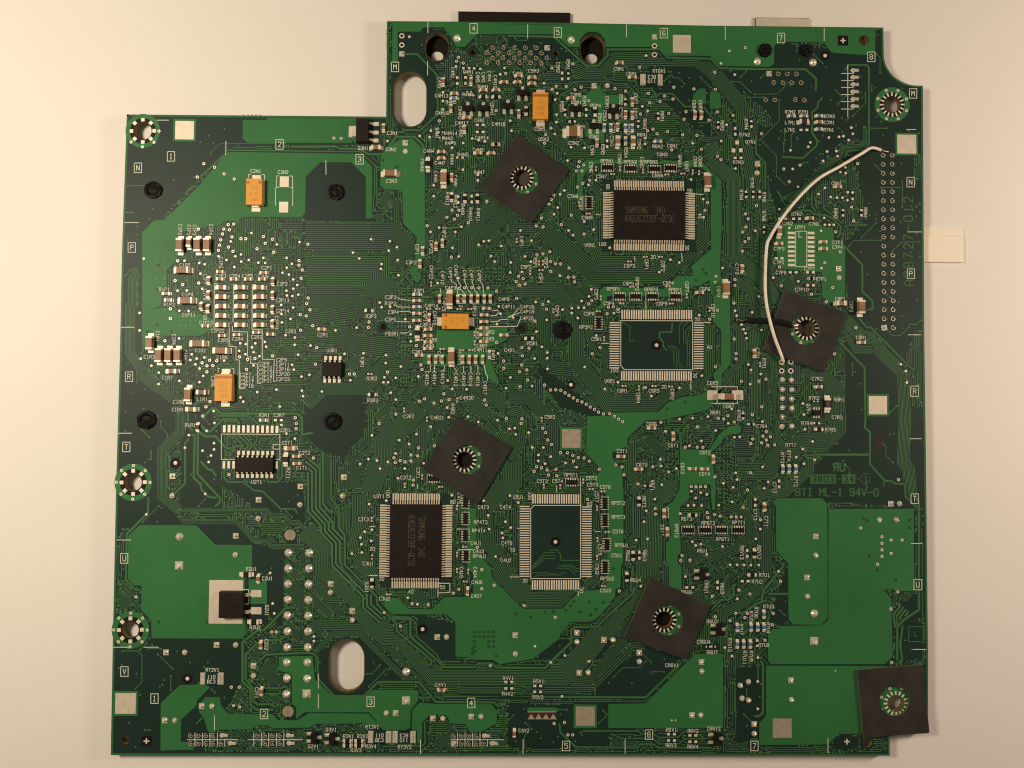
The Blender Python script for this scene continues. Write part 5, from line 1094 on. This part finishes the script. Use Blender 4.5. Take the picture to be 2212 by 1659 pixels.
# scattered small vias in the gaps and in the pours
free = np.argwhere(~occ)
for it in range(5200):
    gy, gx = free[rr.randrange(len(free))]; x, y = gx*2+1.0, gy*2+1.0
    if occ[gy, gx] or rr.random() > max(.02, dens[gy, gx]*.8): continue
    tented(x, y); markdot(x, y, 3.6)
def pour_via(x, y, dark=False):
    p = at(x, y)
    if dark: tv.ring(p.x, p.y, 10*u, 16*u, .003, .0093, 'bare_mask', 10); tv.ring(p.x, p.y, 3*u, 8*u, .003, .0096, 'trace_mask', 8)
    else: tv.disc(p.x - 2*u, p.y + u, 6*u, .003, .0080, 'via_sheen', 8); tv.disc(p.x + 2*u, p.y, 4*u, .003, .0095, 'bare_mask', 6)  # highlight and dark side of the via bump painted as two offset discs
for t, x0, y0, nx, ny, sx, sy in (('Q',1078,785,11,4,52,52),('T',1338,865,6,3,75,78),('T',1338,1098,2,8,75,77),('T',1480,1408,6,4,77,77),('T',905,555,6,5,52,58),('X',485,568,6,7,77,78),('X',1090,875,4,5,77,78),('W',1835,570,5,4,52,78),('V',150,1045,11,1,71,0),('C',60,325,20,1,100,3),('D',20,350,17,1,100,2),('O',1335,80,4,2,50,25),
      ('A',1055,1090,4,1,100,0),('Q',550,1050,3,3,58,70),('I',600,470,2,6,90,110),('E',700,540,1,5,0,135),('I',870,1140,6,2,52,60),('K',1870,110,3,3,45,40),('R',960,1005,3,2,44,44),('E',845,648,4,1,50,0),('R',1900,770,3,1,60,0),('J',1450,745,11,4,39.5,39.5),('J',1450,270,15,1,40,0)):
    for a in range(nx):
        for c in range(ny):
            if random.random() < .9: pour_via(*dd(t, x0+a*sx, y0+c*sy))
for t, q in (('R','1850,1350 1901,1350 1952,1350 2004,1350 2055,1350 1850,1402 1901,1402 1952,1402 2004,1402 2055,1402 1850,1452 2004,1452 2055,1452 1850,1505 2004,1505 2055,1505 1822,1530 1848,1560 1822,1583 2083,1610'),('S','88,1153 247,1185 405,1133 492,1127 630,1113 680,1065 720,1018 787,1130 885,1022 1035,1027 960,1102 898,1163 1148,665'),
             ('T','1662,115 1698,135 2160,132 2160,215 1722,525 1808,675 2007,775 1910,900'),('I','622,538 605,1185 762,1258 500,1258 605,805'),('E','850,362 1000,437 525,165 375,180'),('K','2158,75 2047,150 2125,30 1925,1472 1735,1550'),('Q','622,1517 1150,1522')):
    for e in q.split(): pour_via(*dd(t, *map(float, e.split(','))), dark=True)
fine.build('fine_traces', BD, 'stuff', loc=BO); tv.build('small_vias', BD, 'stuff', loc=BO); silk.build('printed_lettering', BD, 'stuff', loc=BO)
if rest.v: rest.build('more_vias', BD, 'stuff', loc=BO)

# ------------------------------------------------------------------ connectors under the board
def under(name, label, poly, z0, z1, m, bevel=0):
    b = MB(); b.slab([[ (at(x, y, z1).x, at(x, y, z1).y) for x, y in poly]], z0, z1, m); return link(name, b.mesh(name), BD, BO, label=label)
# black audio-video socket: housing plate with two round screw wells behind the board's slots
zt = -.175
hw = []
for t, x, y in (('B',1443,582),('C',908,607)):
    X, Y = dd(t, x, y); c = at(X, Y, -.265); hw.append((c.x, c.y - .09))
b = MB()
box = [(at(x, y, zt).x, at(x, y, zt).y) for x, y in ((990,24.5),(1232,27.5),(1231,70),(1231,170),(990,170))]
b.slab([box], TABLE_Z + .01, zt, 'black_plastic'); link('video_socket', b.mesh('video_socket'), BD, BO, label='black video socket sticking out past the top edge')
for (cx, cy), (t, x, y) in zip(hw, (('B',1440,512),('C',920,537))):
    b = MB(); X, Y = dd(t, x, y); o1 = at(X, Y, -.17); n = 26; rt = 30*U1
    top = [(o1.x + rt*math.cos(6.28319*i/n), o1.y + rt*1.22*math.sin(6.28319*i/n), -.17) for i in range(n)]
    fl = [(o1.x + rt*math.cos(6.28319*i/n), o1.y + rt*1.22*math.sin(6.28319*i/n), -.265) for i in range(n)]
    ho = [(cx + 13.2*U1*math.cos(6.28319*i/n), cy + 11*U1*math.sin(6.28319*i/n), -.265) for i in range(n)]
    b.add(top + fl + ho, [(i, (i+1) % n, n+(i+1) % n, n+i) for i in range(n)] + [(n+i, n+(i+1) % n, 2*n+(i+1) % n, 2*n+i) for i in range(n)], 'black_plastic')
    link('screw_well', b.mesh('screw_well'), BD, BO)
b = MB(); q = [at(x, y, -.2) for x, y in ((1633,38),(1749,38),(1749,80),(1633,80))]
b.box(q[0].x, q[3].y, TABLE_Z + .01, q[1].x, q[0].y, -.19, 'steel', .02); o = link('network_socket', b.mesh('network_socket'), BD, BO, label='shiny steel socket shell sticking out past the top edge')
b = MB(); b.box(q[0].x-.012, q[0].y-.3, -.26, q[0].x-.001, q[0].y+.004, -.22, 'black_plastic'); b.box(q[0].x, q[0].y+.001, -.26, q[1].x, q[0].y+.012, -.215, 'rust'); link('shell_seam', b.mesh('shell_seam'), o, (0,0,0))
b = MB(); q0 = at(1930, 507, -.2); q1 = at(2081, 567, -.2)
b.box(q0.x, q1.y, TABLE_Z + .01, q1.x, q0.y, -.175, 'white_plastic', .012); b.box(q0.x, q0.y, TABLE_Z + .01, q1.x + .03, q0.y + .24, -.22, 'white_plastic', .01); link('power_plug', b.mesh('power_plug'), BD, BO, label='cream plastic plug sticking out past the right edge')
# added discs below four screw holes, their dark colours standing in for shade
mat('hole_shade', (.085, .075, .062), .7, spec=.2)
for t, x, y, m in (('F',150,555,'hole_shade'),('L',1040,670,'hole_shade'),('N',1737,585,'black_plastic'),('S',1700,1220,'black_plastic')):
    p = at(*dd(t, x, y)); b = MB(); b.disc(0, 0, .48, -.098, .0, m, 24); link('added_backing', b.mesh('added_backing'), BD, (p.x, p.y, -.165 + .16))

# ------------------------------------------------------------------ foam washers glued on (they can be peeled off: things of their own)
FOAM = [((1118,289),(1228,367),(1147,482.5),(1036,406),(1131.9,387.4),31,'square black foam pad in the upper middle, left of the wide memory chip'),
 ((1696,627.5),(1831,677),(1780,803.5),(1649,755.5),(1739.4,713.3),31.5,'square black foam pad with white and black wires across it'),
 ((988.7,898.6),(1106,966),(1031,1091),(912.3,1011.7),(1009.5,992.9),31.5,'square black foam pad above the tall memory chip'),
 ((1405.7,1247),(1535.5,1309),(1482,1424.6),(1348.2,1377),(1442.4,1340.3),32.5,'square black foam pad at the lower right of the board, beside the power copper areas'),
 ((1851.9,1447.9),(1993.8,1436),(2007.7,1582.8),(1865.8,1593.7),(1932.3,1514.3),32.5,'square black foam pad overhanging the bottom right corner')]
for i, (a, b_, c, d_, hc, hr, lb) in enumerate(FOAM):
    zt = .075 if i < 4 else .07
    ctr = at(sum(q[0] for q in (a,b_,c,d_))/4, sum(q[1] for q in (a,b_,c,d_))/4)
    rg = random.Random(40+i); lp = []
    cs = [a, b_, c, d_]
    for k in range(4):
        p, q = cs[k], cs[(k+1) % 4]
        for s in range(9):
            f = s/9; j = 0 if s == 0 else .5; lp.append((p[0]+(q[0]-p[0])*f + rg.uniform(-j, j), p[1]+(q[1]-p[1])*f + rg.uniform(-j, j)))
    outer = [(at(x, y, zt).x-ctr.x, at(x, y, zt).y-ctr.y) for x, y in lp]
    hol = [(at(x, y, zt).x-ctr.x, at(x, y, zt).y-ctr.y) for x, y in circ(hc[0], hc[1], hr, 30)]
    m = MB(); m.slab([outer, hol], .012, zt, 'foam', 'foam_edge')
    o = m.build('foam_pad', None, None, lb, loc=(ctr.x, ctr.y, 0)); o['category'] = 'foam pad'; o['group'] = 'square foam pads stuck round the screw holes'

# ------------------------------------------------------------------ wires
def tube(path, r, m, n=10, taper=None):
    b = MB(); P = [Vector(p) for p in path]
    # Catmull-Rom refinement
    Q = []
    for i in range(len(P)-1):
        p0, p1, p2, p3 = P[max(i-1,0)], P[i], P[i+1], P[min(i+2, len(P)-1)]
        for s in range(6):
            t_ = s/6; Q.append(.5*((2*p1) + (p2-p0)*t_ + (2*p0-5*p1+4*p2-p3)*t_**2 + (3*p1-p0-3*p2+p3)*t_**3))
    Q.append(P[-1]); vs = []; N = len(Q)
    for i, q in enumerate(Q):
        tg = (Q[min(i+1,N-1)]-Q[max(i-1,0)]).normalized(); s1 = tg.cross(Vector((0,0,1))).normalized(); s2 = s1.cross(tg)
        rr_ = r*(1 if not taper else (1 + (taper-1)*i/(N-1)))
        vs += [tuple(q + (s1*math.cos(6.28319*k/n) + s2*math.sin(6.28319*k/n))*rr_) for k in range(n)]
    fs = [(i*n+k, i*n+(k+1)%n, (i+1)*n+(k+1)%n, (i+1)*n+k) for i in range(N-1) for k in range(n)] + [tuple(range(n)), tuple((N-1)*n+k for k in range(n))]
    b.add(vs, fs, m); me = b.mesh('tube')
    me.polygons.foreach_set('use_smooth', [True]*len(me.polygons)); return me
def lay(s, zs, base=(0,0,0)):
    out = []
    for p, z in zip(pts(s), zs): v = at(p[0], p[1], z); out.append((v.x-base[0], v.y-base[1], v.z))
    return out
b0 = at(1712, 500)
wr = thing('white_wire', 'thin white insulated wire curving from the pin row across to the foam pad', 'wire', (b0.x, b0.y, .05))
def shift(path, b): return [(x-b.x, y-b.y, z-.05) for x, y, z in path]
link('insulation', tube(shift(lay('G:1850,252 1745,228 1640,288 1400,430 1170,562 950,772 760,1010 645,1195 606,1300 L:590,60 592,300 620,500 685,750 765,965 786,1035', (.07,.09,.11,.13,.14,.14,.13,.12,.11,.10,.11,.14,.15,.12,.05)), b0), 17*TU, 'white_sleeve'), wr)
link('bare_end', tube(shift(lay('G:1845,250 1890,264 1930,272', (.085,.07,.05)), b0), 8*TU, 'tinned', 7), wr)
link('bare_end', tube(shift(lay('L:778,1020 786,1038 770,1040', (.06,.04,.02)), b0), 12*TU, 'tinned', 7), wr)
b1 = at(1660, 695)
wr = thing('black_wire', 'short thick black insulated wire passing under the white wire to the screw hole', 'wire', (b1.x, b1.y, .05))
link('insulation', tube(shift(lay('L:368,578 460,583 600,588 740,600 840,622 885,640', (.07,.07,.08,.11,.12,.10)), b1), 29*TU, 'black_sleeve', 12), wr)
link('bare_end', tube(shift(lay('L:380,578 335,588 300,578 272,585', (.07,.06,.05,.03)), b1), 11*TU, 'tinned', 7, .5), wr)
link('bare_end', tube(shift(lay('L:878,638 905,640 935,636', (.10,.05,.02)), b1), 22*TU, 'tinned', 7, 1.1), wr)
print('fine lines', nlines, 'objects', len(bpy.data.objects), 'dots', cnt, 'tv', len(tv.f), 'fine', len(fine.f))
